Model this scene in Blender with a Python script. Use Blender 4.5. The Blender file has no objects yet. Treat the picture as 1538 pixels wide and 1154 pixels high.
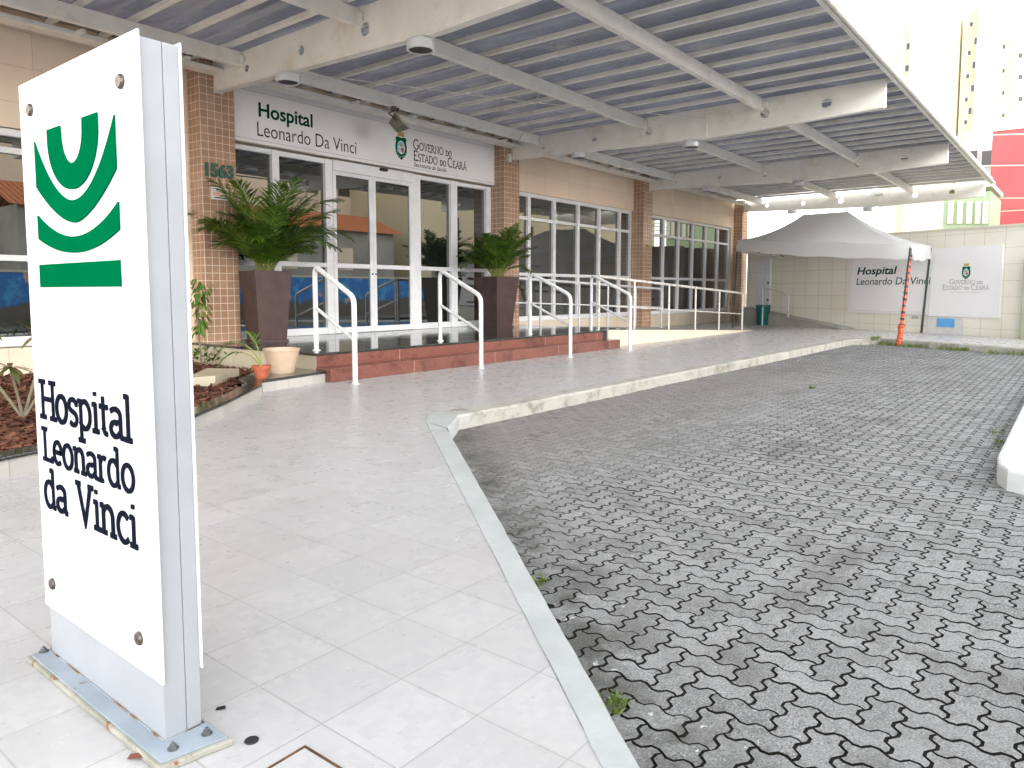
import bpy, bmesh, math, random
import numpy as np
from mathutils import Vector, Matrix
random.seed(7)
rng = np.random.default_rng(7)
R = math.radians
scene = bpy.context.scene
COL = scene.collection

# ------------------------------------------------------------------ camera
AZ, PITCH = R(38.577), R(4.57)
cam_d = bpy.data.cameras.new("camera"); cam = bpy.data.objects.new("camera", cam_d); COL.objects.link(cam)
fw = Vector((math.cos(AZ)*math.cos(PITCH), math.sin(AZ)*math.cos(PITCH), -math.sin(PITCH)))
rt = Vector((math.sin(AZ), -math.cos(AZ), 0)); upv = rt.cross(fw)
m = Matrix((rt, upv, -fw)).transposed().to_4x4(); m.translation = (0, 0, 1.05); cam.matrix_world = m
cam_d.sensor_width = 36; cam_d.lens = 36*1088.5/1538; cam_d.shift_y = -52/1538
cam_d.clip_start = 0.05; cam_d.clip_end = 1000
scene.camera = cam
# ------------------------------------------------------------------ light
SUN_EL, SUN_AZ = R(12), R(256)          # azimuth measured from +X, sun stands behind the camera
w = bpy.data.worlds.new("World"); scene.world = w; w.use_nodes = True
nt = w.node_tree; bg = nt.nodes["Background"]
sky = nt.nodes.new("ShaderNodeTexSky"); sky.sky_type = 'NISHITA'; sky.sun_disc = False
sky.sun_elevation = SUN_EL; sky.sun_rotation = math.pi/2 - SUN_AZ
sky.air_density = 1.0; sky.dust_density = 0.8; sky.ozone_density = 1.0
hsv = nt.nodes.new("ShaderNodeHueSaturation"); hsv.inputs["Saturation"].default_value = .16      # thin white cloud
nt.links.new(sky.outputs[0], hsv.inputs["Color"]); nt.links.new(hsv.outputs[0], bg.inputs[0]); bg.inputs[1].default_value = 0.15
sun_d = bpy.data.lights.new("sun", 'SUN'); sun_d.energy = 0.9; sun_d.angle = R(50); sun_d.color = (1, .975, .94)
sun = bpy.data.objects.new("sun", sun_d); COL.objects.link(sun); sun.location = (-10, -10, 20)
sdir = Vector((math.cos(SUN_AZ)*math.cos(SUN_EL), math.sin(SUN_AZ)*math.cos(SUN_EL), math.sin(SUN_EL)))
sun.rotation_euler = sdir.to_track_quat('Z', 'Y').to_euler()
vs = scene.view_settings
vs.view_transform = 'Standard'; vs.look = 'None'; vs.gamma = 1; vs.use_curve_mapping = False; vs.exposure = 3.05

# ------------------------------------------------------------------ node helper
class NT:
    def __init__(s, name):
        s.m = bpy.data.materials.new(name); s.m.use_nodes = True; s.t = s.m.node_tree
        s.b = s.t.nodes["Principled BSDF"]; s._pos = None; s.out = s.t.nodes["Material Output"]
    def n(s, kind): return s.t.nodes.new(kind)
    def l(s, a, b): s.t.links.new(a, b)
    def put(s, v, sock):
        if isinstance(v, bpy.types.NodeSocket): s.l(v, sock)
        elif isinstance(v, (tuple, list)):
            sock.default_value = tuple(v) + ((1,) if len(v) == 3 and sock.type == 'RGBA' else ())
        else: sock.default_value = v
    def pos(s):
        if s._pos is None:
            g = s.n("ShaderNodeNewGeometry"); s._pos = g.outputs["Position"]; s._nor = g.outputs["True Normal"]; s._rnd = g.outputs["Random Per Island"]
        return s._pos
    def rnd(s): s.pos(); return s._rnd
    def xyz(s, v=None):
        q = s.n("ShaderNodeSeparateXYZ"); s.l(v if v is not None else s.pos(), q.inputs[0]); return q.outputs
    def nrm(s): s.pos(); return s.xyz(s._nor)
    def math(s, op, a, b=0.0, c=0.0, clamp=False):
        q = s.n("ShaderNodeMath"); q.operation = op; q.use_clamp = clamp
        s.put(a, q.inputs[0]); s.put(b, q.inputs[1]); s.put(c, q.inputs[2]); return q.outputs[0]
    def scale(s, v, k):
        q = s.n("ShaderNodeVectorMath"); q.operation = 'MULTIPLY'; s.l(v, q.inputs[0]); q.inputs[1].default_value = k; return q.outputs[0]
    def noise(s, scale, detail=4, rough=.55, vec=None, dist=0):
        q = s.n("ShaderNodeTexNoise"); q.inputs["Scale"].default_value = scale; q.inputs["Detail"].default_value = detail
        q.inputs["Roughness"].default_value = rough; q.inputs["Distortion"].default_value = dist
        s.l(vec if vec is not None else s.pos(), q.inputs["Vector"]); return q.outputs["Fac"]
    def voro(s, scale, vec=None, out="Distance", feat='F1'):
        q = s.n("ShaderNodeTexVoronoi"); q.feature = feat; q.inputs["Scale"].default_value = scale
        s.l(vec if vec is not None else s.pos(), q.inputs["Vector"]); return q.outputs[out]
    def map(s, v, a, b, c=0.0, d=1.0, smooth=True):
        q = s.n("ShaderNodeMapRange"); q.interpolation_type = 'SMOOTHSTEP' if smooth else 'LINEAR'
        s.put(v, q.inputs[0])
        for i, x in enumerate((a, b, c, d)): q.inputs[i+1].default_value = x
        return q.outputs[0]
    def mix(s, f, a, b, mode='MIX'):
        q = s.n("ShaderNodeMix"); q.data_type = 'RGBA'; q.blend_type = mode
        s.put(f, q.inputs[0]); s.put(a, q.inputs[6]); s.put(b, q.inputs[7]); return q.outputs[2]
    def bump(s, h, strength=.3, dist=.01):
        q = s.n("ShaderNodeBump"); q.inputs["Strength"].default_value = strength; q.inputs["Distance"].default_value = dist
        s.l(h, q.inputs["Height"]); s.l(q.outputs[0], s.b.inputs["Normal"]); return q
    def set(s, color=None, rough=None, metal=None, spec=None):
        if color is not None: s.put(color, s.b.inputs["Base Color"])
        if rough is not None: s.put(rough, s.b.inputs["Roughness"])
        if metal is not None: s.put(metal, s.b.inputs["Metallic"])
        if spec is not None: s.put(spec, s.b.inputs["Specular IOR Level"])
        return s
    def grid(s, pitch, off, width):
        """1 on grout lines of an axis-aligned tile grid on any face"""
        p = s.xyz(); n = s.nrm(); r = None
        for i in range(3):
            if not pitch[i]: continue
            a = s.math('ADD', p[i], -off[i]); f = s.math('FRACT', s.math('DIVIDE', a, pitch[i]))
            d = s.math('MINIMUM', f, s.math('SUBTRACT', 1.0, f)); d = s.math('MULTIPLY', d, pitch[i])
            k = s.math('LESS_THAN', d, width/2)
            k = s.math('MULTIPLY', k, s.math('LESS_THAN', s.math('ABSOLUTE', n[i]), .6))
            r = k if r is None else s.math('MAXIMUM', r, k)
        return r
    def cell(s, pitch, off):
        p = s.xyz(); c = s.n("ShaderNodeCombineXYZ")
        for i in range(3):
            if pitch[i]: s.l(s.math('FLOOR', s.math('DIVIDE', s.math('ADD', p[i], -off[i]), pitch[i])), c.inputs[i])
        q = s.n("ShaderNodeTexWhiteNoise"); s.l(c.outputs[0], q.inputs[0]); return q.outputs["Value"]

def plain(name, col, rough=.5, metal=0, spec=.5, var=.12, scale=6, bump=0, bscale=60, dirt=None, dirt_amt=.0):
    t = NT(name)
    c2 = tuple(max(0, x*(1-var)) for x in col); c1 = tuple(min(1, x*(1+var*.5)) for x in col)
    c = t.mix(t.map(t.noise(scale, 6), .3, .7), c2, c1)
    if dirt: c = t.mix(t.math('MULTIPLY', t.map(t.noise(scale*.7, 8, .7), .52, .72), dirt_amt), c, dirt)
    t.set(c, t.map(t.noise(scale*2.3), .2, .8, max(0, rough-.08), min(1, rough+.08)), metal, spec)
    if bump: t.bump(t.noise(bscale, 5), bump, .005)
    return t.m

M = {}
M['steel_white'] = plain('white_painted_steel', (.88, .86, .80), .42, var=.06, scale=3, dirt=(.55, .42, .25), dirt_amt=.4)
M['rail_white'] = plain('white_enamel', (.70, .71, .72), .28, var=.05)
M['frame_white'] = plain('white_aluminium_frame', (.82, .83, .85), .32, var=.05)
M['stainless'] = plain('stainless_steel', (.72, .69, .64), .3, .35, var=.1)
M['sign_white'] = plain('white_sign_sheet', (.86, .84, .84), .35, var=.03, scale=1.2)
M['acrylic'] = plain('white_acrylic', (.76, .77, .79), .12, var=.015, scale=2)
M['totem_grey'] = plain('grey_painted_metal', (.37, .385, .41), .38, var=.06, scale=5)
M['chrome'] = plain('brushed_cap', (.13, .11, .095), .3, .9)
M['green'] = plain('green_vinyl', (.0, .125, .044), .35, spec=.0, var=.06, scale=5)
M['ink'] = plain('dark_lettering', (.010, .012, .022), .5, spec=.0)
M['ink_green'] = plain('dark_green_lettering', (.005, .05, .035), .5, spec=0)
M['ink_black'] = plain('black_lettering', (.014, .016, .017), .5, spec=0)
M['brown_pot'] = plain('brown_fibreglass', (.068, .038, .036), .5, var=.25, scale=5, bump=.08)
M['terracotta'] = plain('terracotta', (.40, .10, .045), .7, var=.2, scale=12)
M['beige_pot'] = plain('beige_ribbed_plastic', (.52, .39, .28), .55, var=.1)
M['soil'] = plain('dark_soil', (.03, .02, .014), .9, bump=.6)
def canvas():
    t = NT('tent_canvas'); c = t.mix(t.map(t.noise(2.5, 6), .3, .7), (.86, .86, .86), (.92, .92, .92)); t.set(c, .6, 0, .3)
    tr = t.n("ShaderNodeBsdfTranslucent"); tr.inputs[0].default_value = (.9, .9, .89, 1); mx = t.n("ShaderNodeMixShader"); mx.inputs[0].default_value = .6
    t.l(t.b.outputs[0], mx.inputs[1]); t.l(tr.outputs[0], mx.inputs[2]); t.l(mx.outputs[0], t.out.inputs[0]); return t.m
M['tent'] = canvas()
M['tent_under'] = plain('tent_frame_dark', (.035, .05, .045), .5)
M['bin'] = plain('teal_plastic', (.005, .13, .125), .35, var=.1)
M['tape_red'] = plain('orange_barrier_tape', (.75, .10, .035), .45, var=.2, scale=40)
def tape():
    t = NT('orange_black_barrier_tape'); p = t.xyz(); f = t.math('FRACT', t.math('ADD', t.math('DIVIDE', t.math('ADD', p[2], t.math('MULTIPLY', p[0], .6)), .155), t.math('MULTIPLY', t.noise(9, 3), .35)))
    k = t.math('MULTIPLY', t.math('GREATER_THAN', f, .66), t.math('GREATER_THAN', p[2], .33))
    c = t.mix(t.map(t.noise(30, 4), .3, .7), (.62, .085, .03), (.80, .15, .06)); t.set(t.mix(k, c, (.03, .025, .025)), .35); t.bump(t.noise(50, 3), .5, .01); return t.m
M['tape_red'] = tape()
M['dark_metal'] = plain('dark_steel', (.05, .052, .055), .4, .6)
M['rubber'] = plain('black_rubber', (.02, .02, .02), .6)
M['wire'] = plain('cable_grey', (.55, .54, .50), .5)
M['cream_tile_side'] = None
M['flood'] = plain('floodlight_housing', (.17, .165, .12), .45, .3, var=.2, scale=20)
M['lens'] = plain('floodlight_lens', (.45, .45, .38), .08)
M['blue_box'] = plain('blue_plate', (.14, .42, .78), .4)
M['print_grey'] = plain('glare_grey_print', (.40, .40, .38), .5)  # grey imitates overexposure, the glare is put into the lettering colour
M['pale_grey'] = plain('pale_grey_panel', (.72, .70, .66), .5)
M['gold'] = plain('gold_print', (.52, .34, .08), .5)
M['print_blue'] = plain('light_blue_print', (.28, .52, .66), .5)
M['print_red'] = plain('rust_print', (.42, .09, .05), .5)
M['white_flat'] = plain('white_print', (.8, .8, .78), .5, var=.03)
M['orange_ink'] = plain('orange_print', (.70, .22, .03), .5)
M['teal_num'] = plain('verdigris_number', (.045, .13, .095), .45, .3, var=.35, scale=30)
M['island'] = plain('worn_white_paint', (.66, .67, .66), .7, var=.1, scale=3, bump=.2, dirt=(.25, .24, .18), dirt_amt=.5)
M['concrete'] = plain('concrete', (.42, .41, .38), .85, var=.2, scale=4, bump=.3)
M['trunk'] = plain('plant_stem', (.20, .17, .11), .8, var=.3, scale=20)
M['dry_leaf'] = plain('dry_leaf', (.16, .05, .025), .8)

def leafmat(name, c1, c2):
    t = NT(name); c = t.mix(t.math('ADD', t.math('MULTIPLY', t.rnd(), .7), t.math('MULTIPLY', t.noise(9), .3)), c1, c2)
    t.set(c, .42, 0, .4)
    tr = t.n("ShaderNodeBsdfTranslucent"); t.put(c, tr.inputs[0]); mx = t.n("ShaderNodeMixShader"); mx.inputs[0].default_value = .25
    t.l(t.b.outputs[0], mx.inputs[1]); t.l(tr.outputs[0], mx.inputs[2]); t.l(mx.outputs[0], t.out.inputs[0]); return t.m
M['palm'] = leafmat('palm_leaf', (.012, .042, .006), (.14, .25, .024))
M['palm_stem'] = plain('palm_stem', (.22, .24, .05), .5)
M['vine'] = leafmat('vine_leaf', (.05, .13, .02), (.17, .27, .035))
M['shrub_leaf'] = leafmat('shrub_leaf', (.05, .10, .03), (.20, .13, .05))
M['grass'] = leafmat('grass_blade', (.07, .14, .02), (.22, .27, .06))

def glass():
    t = NT('tinted_mirror_glass'); t.set((.010, .012, .012), .02, 0, .5)
    g = t.n("ShaderNodeBsdfGlossy"); g.inputs["Color"].default_value = (.78, .80, .78, 1); g.inputs["Roughness"].default_value = .0
    lw = t.n("ShaderNodeLayerWeight"); lw.inputs[0].default_value = .35
    f = t.map(lw.outputs["Fresnel"], 0, 1, .15, .85, False)
    mx = t.n("ShaderNodeMixShader"); t.l(f, mx.inputs[0]); t.l(t.b.outputs[0], mx.inputs[1]); t.l(g.outputs[0], mx.inputs[2]); t.l(mx.outputs[0], t.out.inputs[0])
    return t.m
M['glass'] = glass()

def pillar_tile():
    t = NT('brown_ceramic_tile'); P = .1075
    g = t.grid((P, P, P), (5.315, 9.75, .02), .0075)
    v = t.cell((P, P, P), (5.315, 9.75-.001, .02))
    c = t.mix(v, (.39, .235, .155), (.50, .32, .215)); c = t.mix(t.map(t.noise(2.2, 6), .35, .7), c, (.34, .20, .13))
    c = t.mix(g, c, (.74, .60, .46)); t.set(c, t.mix(g, (.22,)*3, (.8,)*3))
    t.bump(t.math('SUBTRACT', 1.0, g), .5, .003); return t.m
M['pillar_tile'] = pillar_tile()

def wall_tile(name, col, pitch, off, line, lw=.006, rough=.35, var=.08, dirt=.25):
    t = NT(name); g = t.grid(pitch, off, lw); v = t.cell(pitch, off)
    c = t.mix(v, tuple(x*(1-var) for x in col), col)
    c = t.mix(t.math('MULTIPLY', t.map(t.noise(1.7, 8, .65), .45, .75), dirt), c, tuple(x*.62 for x in col))
    c = t.mix(g, c, line); t.set(c, rough); t.bump(t.math('SUBTRACT', 1.0, g), .3, .002); return t.m
M['facade'] = wall_tile('beige_facade_tile', (.90, .73, .56), (.95, 0, .42), (5.3, 0, 3.28), (.62, .48, .34), .007)
M['sillwall'] = wall_tile('cream_sill_tile', (.74, .64, .50), (.55, .55, 0), (5.2, .1, 0), (.46, .38, .28), .008)
M['side_tile'] = wall_tile('cream_platform_tile', (.58, .51, .38), (.46, .46, 0), (.1, .2, 0), (.40, .33, .22), .008, dirt=.6)
M['border_tile'] = wall_tile('white_border_tile', (.46, .44, .41), (.19, .19, 0), (.05, .1, 0), (.27, .24, .20), .006, var=.18, dirt=.35)

def granite(name, dark, spk, rough, amt=.5):
    t = NT(name); v = t.voro(160, out="Color"); q = t.xyz(v)
    c = t.mix(t.map(q[0], .55, .95), dark, spk); c = t.mix(t.map(t.noise(3, 6), .35, .7, 0, amt), c, tuple(x*.5 for x in dark))
    t.set(c, t.map(t.noise(5, 5), .3, .8, rough, rough+.12)); return t.m
M['black_granite'] = granite('black_granite', (.016, .018, .016), (.10, .11, .095), .05)
def red_granite():
    t = NT('red_granite'); q = t.xyz(t.voro(120, out="Color"))
    c = t.mix(q[0], (.14, .05, .037), (.235, .09, .066)); c = t.mix(t.map(t.noise(2.6, 8, .7), .48, .68, 0, .85), c, (.075, .028, .02))
    g = t.grid((1.63, 0, 0), (6.52, 0, 0), .010); c = t.mix(g, c, (.42, .24, .19)); t.set(c, .22); return t.m
M['red_granite'] = red_granite()

def pavement_mat():
    t = NT('pavement_tile'); P = (.2617, .2725, 0); O = (.245, .052, 0)
    nz = t.noise(2.5, 3); wob = t.math('MULTIPLY', t.math('SUBTRACT', t.noise(14, 3), .5), .0)
    g = t.grid(P, O, .0042); v = t.cell(P, O)
    # printed mosaic inside each tile: little basket-weave stones of slightly different greys
    CS = .0530
    def bricks(rot):
        mp = t.n("ShaderNodeMapping"); mp.inputs["Scale"].default_value = (1/CS, 1/CS, 1); mp.inputs["Rotation"].default_value = (0, 0, rot)
        t.l(t.pos(), mp.inputs[0]); q = t.n("ShaderNodeTexBrick"); t.l(mp.outputs[0], q.inputs["Vector"]); q.offset = .5
        for k_, v_ in (("Scale", 1), ("Mortar Size", .022), ("Mortar Smooth", .6), ("Brick Width", 1.0), ("Row Height", .5), ("Bias", 0)): q.inputs[k_].default_value = v_
        q.inputs["Color1"].default_value = (0, 0, 0, 1); q.inputs["Color2"].default_value = (1, 1, 1, 1); q.inputs["Mortar"].default_value = (.1, .1, .1, 1); return q
    b1, b2 = bricks(0), bricks(math.pi/2); pp = t.xyz()
    par = t.math('FRACT', t.math('MULTIPLY', t.math('ADD', t.math('FLOOR', t.math('DIVIDE', pp[0], CS)), t.math('FLOOR', t.math('DIVIDE', pp[1], CS))), .5))
    par = t.math('GREATER_THAN', par, .25)
    a = t.mix(par, b1.outputs["Color"], b2.outputs["Color"]); ea = t.mix(par, b1.outputs["Fac"], b2.outputs["Fac"])
    a = t.math('ADD', t.math('MULTIPLY', a, .5), t.math('MULTIPLY', t.noise(55, 4), .5))
    c = t.mix(v, (.455, .445, .44), (.505, .495, .488))
    c = t.mix(t.map(a, .2, .8, 0, .55), c, (.42, .415, .42))
    c = t.mix(t.math('MULTIPLY', ea, .22), c, (.37, .36, .36))
    c = t.mix(t.math('MULTIPLY', t.map(t.noise(.9, 7, .65), .42, .72), .35), c, (.42, .385, .36))
    gl = t.math('MULTIPLY', g, t.map(t.noise(3.1, 4), .3, .62, .5, .8))
    c = t.mix(gl, c, (.30, .285, .275))
    t.set(c, t.map(t.noise(7, 4), .3, .7, .24, .42), 0, .45)
    t.bump(t.math('SUBTRACT', t.math('MULTIPLY', a, .15), g), .25, .002); return t.m
M['pavement'] = pavement_mat()

def paver_mat():
    t = NT('concrete_paver'); p = t.xyz()
    c = t.mix(t.rnd(), (.185, .185, .182), (.285, .284, .280))
    sp = t.noise(150, 4, .75); c = t.mix(t.map(sp, .50, .66), c, (.42, .42, .41)); c = t.mix(t.map(sp, .46, .34), c, (.05, .049, .046))
    c = t.mix(t.math('MULTIPLY', t.map(t.noise(26, 6, .7), .5, .68), .45), c, (.075, .073, .067))
    c = t.mix(t.math('MULTIPLY', t.map(t.noise(3.2, 5, .6), .52, .75), .5), c, (.085, .082, .072))
    c = t.mix(t.math('MULTIPLY', t.map(t.noise(.75, 4, .6), .5, .72), .45), c, (.27, .268, .262)); c = t.mix(t.math('MULTIPLY', t.map(t.noise(1.1, 6, .65, t.scale(t.pos(), (.6, 1.7, 1))), .54, .74), .55), c, (.09, .086, .08))
    # brown tyre-dust band that lies along the entrance kerb
    band = t.math('MULTIPLY', t.map(p[1], 2.3, 3.6), t.map(p[0], 14.5, 10.5)); band = t.math('MULTIPLY', band, t.map(t.noise(1.3, 6, .6), .25, .6, .45, 1.0))
    c = t.mix(t.math('MULTIPLY', band, .62), c, (.200, .182, .170))
    # dark mossy rim by the near kerb and lime splashes
    dline = t.math('SUBTRACT', t.math('MULTIPLY', p[0], .771), t.math('ADD', t.math('MULTIPLY', p[1], .637), .70))
    moss = t.math('MULTIPLY', t.map(dline, .42, .05), t.map(t.noise(4.5, 6, .65), .35, .65)); c = t.mix(t.math('MULTIPLY', moss, .7), c, (.04, .04, .028))
    lime = t.math('MULTIPLY', t.map(t.noise(17, 5, .65, dist=.6), .655, .675), t.map(dline, .75, .10)); lime = t.math('MULTIPLY', lime, t.map(p[1], 2.2, 1.7)); c = t.mix(lime, c, (.55, .56, .55))
    t.set(c, .82, 0, .35); t.bump(t.math('ADD', t.noise(190, 4, .8), t.math('MULTIPLY', t.noise(40, 4), .6)), .55, .0035); return t.m
M['paver'] = paver_mat()
def bed_mat():
    t = NT('joint_sand'); p = t.xyz()
    f = t.map(t.math('ADD', p[1], t.math('MULTIPLY', t.math('SUBTRACT', t.noise(.8, 5), .5), 2.2)), 1.9, 2.7)
    f = t.math('MULTIPLY', f, t.map(p[0], 13, 9.5))
    c = t.mix(f, (.016, .015, .014), (.225, .2, .182)); c = t.mix(t.map(t.noise(60, 4), .3, .7, 0, .5), c, (.028, .026, .02)); t.set(c, .95, 0, .1); t.bump(t.noise(220, 3), .7, .004); return t.m
M['bed'] = bed_mat()
def kerb_mat():
    t = NT('whitewashed_concrete'); p = t.xyz()
    c = t.mix(t.map(t.noise(5, 6), .3, .7), (.38, .40, .39), (.44, .46, .45))
    far = t.map(p[0], 4.1, 4.9)
    st = t.map(t.noise(4.0, 10, .78, dist=.3), .45, .66)
    c = t.mix(t.math('MULTIPLY', far, .75), c, (.42, .395, .335))
    c = t.mix(t.math('MULTIPLY', st, t.map(far, 0, 1, .06, .8)), c, (.165, .15, .115))
    t.set(c, .8, 0, .3); t.bump(t.noise(45, 6, .7), .45, .006); return t.m
M['kerb'] = kerb_mat()
def mulch_mat():
    t = NT('bark_mulch'); t.set(t.mix(t.rnd(), (.06, .026, .017), (.20, .085, .052)), .9, 0, .2); return t.m
M['mulch'] = mulch_mat()
def rust_plate():
    t = NT('base_plate_paint'); c = t.mix(t.map(t.noise(7, 5), .3, .7), (.27, .32, .37), (.34, .39, .44))
    c = t.mix(t.map(t.noise(15, 8, .7), .60, .68), c, (.20, .11, .04)); t.set(c, .4, .1); return t.m
M['base_plate'] = rust_plate()
def mortar():
    t = NT('rusty_mortar'); c = t.mix(t.map(t.noise(9, 6), .3, .7), (.27, .265, .21), (.40, .39, .34)); c = t.mix(t.map(t.noise(16, 6, .7), .56, .64), c, (.24, .10, .035)); t.set(c, .9); t.bump(t.noise(40), .5, .008); return t.m
M['mortar'] = mortar()
M['galvanised'] = plain('galvanised_steel', (.20, .215, .215), .38, .7, var=.2, scale=60)
def weld():
    t = NT('rusty_weld'); c = t.mix(t.map(t.noise(9, 5), .42, .58), (.30, .34, .38), (.20, .10, .03)); c = t.mix(t.map(t.noise(16, 5), .52, .62), c, (.05, .028, .014)); t.set(c, .8); return t.m
M['weld'] = weld()
M['rust'] = plain('rust', (.11, .055, .022), .85, var=.6, scale=14)
def sheet_mat():
    t = NT('smoked_polycarbonate'); p = t.xyz()
    c = t.mix(t.map(t.noise(1.2, 6, .6), .3, .7), (.040, .040, .046), (.070, .069, .078))
    c = t.mix(t.math('MULTIPLY', t.rnd(), .5), c, (.022, .022, .026)); t.set(c, t.map(t.noise(3, 4), .3, .7, .03, .09), 0, 1.0)
    tr = t.n("ShaderNodeBsdfTranslucent"); tr.inputs[0].default_value = (.115, .117, .130, 1)
    ad = t.n("ShaderNodeAddShader"); t.l(t.b.outputs[0], ad.inputs[0]); t.l(tr.outputs[0], ad.inputs[1])
    tp = t.n("ShaderNodeBsdfTransparent"); tp.inputs[0].default_value = (.88, .91, 1, 1); mx = t.n("ShaderNodeMixShader")
    t.put(t.map(t.noise(.9, 5, .6, t.scale(t.pos(), (1, .35, 1))), .3, .7, .02, .09), mx.inputs[0]); t.l(ad.outputs[0], mx.inputs[1]); t.l(tp.outputs[0], mx.inputs[2]); t.l(mx.outputs[0], t.out.inputs[0])
    t.bump(t.noise(2.4, 3, vec=t.scale(t.pos(), (.35, 1.6, 1))), .05, .03); return t.m
M['sheet'] = sheet_mat()
def far_wall_mat():
    t = NT('cream_wall_tile'); p = t.xyz()
    s_ = t.math('ADD', t.math('MULTIPLY', p[0], .454), t.math('MULTIPLY', p[1], .891))
    def line(v, pitch, off):
        f = t.math('FRACT', t.math('DIVIDE', t.math('ADD', v, -off), pitch)); return t.math('LESS_THAN', t.math('MINIMUM', f, t.math('SUBTRACT', 1.0, f)), .012)
    g = t.math('MAXIMUM', line(s_, .485, 12.46+2.957), line(p[2], .376, 1.3-.376*4))
    c = t.mix(t.map(t.noise(1.5, 6), .3, .7), (.82, .77, .65), (.87, .83, .73)); c = t.mix(t.math('MULTIPLY', g, .7), c, (.47, .40, .28)); t.set(c, .35); return t.m
M['far_wall'] = far_wall_mat()
M['tower_yellow'] = plain('cream_yellow_render', (.72, .63, .42), .8, var=.08, scale=.2)
M['tower_white'] = plain('white_render', (.72, .68, .56), .8, var=.06, scale=.2)
M['red_wall'] = plain('red_render', (.48, .085, .09), .7, var=.15, scale=.4)
M['teal_render'] = plain('pale_teal_render', (.52, .63, .60), .8, var=.06, scale=.3)
M['green_render'] = plain('pale_green_render', (.33, .42, .26), .8, var=.08, scale=.3)
M['gate_cream'] = plain('pale_olive_paint', (.50, .52, .38), .6, var=.15, scale=2)
M['window_dark'] = plain('dark_window_glass', (.07, .065, .06), .1)
M['street_cream'] = plain('cream_render', (.88, .73, .56), .8, var=.15, scale=.4)
M['street_grey'] = plain('shaded_grey_render', (.42, .40, .36), .85, var=.25, scale=.6)
def mural():
    t = NT('blue_mural_paint'); p = t.xyz()
    f = t.map(t.math('ADD', p[2], t.math('MULTIPLY', t.noise(1.1, 5), 1.0)), 1.05, 1.25)
    c = t.mix(t.map(t.noise(1.3, 5, .65), .5, .6), (.02, .20, .60), (.06, .38, .78)); c = t.mix(t.map(t.noise(2.3, 4), .63, .66), c, (.62, .45, .35)); c = t.mix(f, (.14, .12, .09), c)
    t.set(c, .6); return t.m
M['mural'] = mural()
def roof_tile():
    t = NT('orange_roof_tile'); p = t.xyz(); f = t.math('FRACT', t.math('DIVIDE', p[0], .22)); f = t.math('ABSOLUTE', t.math('SUBTRACT', f, .5))
    c = t.mix(t.map(f, .12, .45), (.80, .26, .08), (.34, .09, .035)); c = t.mix(t.map(t.noise(3), .4, .7, 0, .5), c, (.60, .20, .08)); t.set(c, .8); return t.m
M['roof_tile'] = roof_tile()
M['road'] = plain('asphalt', (.13, .128, .12), .9, var=.3, scale=3, bump=.3)
M['ground'] = plain('bare_ground', (.30, .27, .22), .95, var=.25, scale=1.5)

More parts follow.
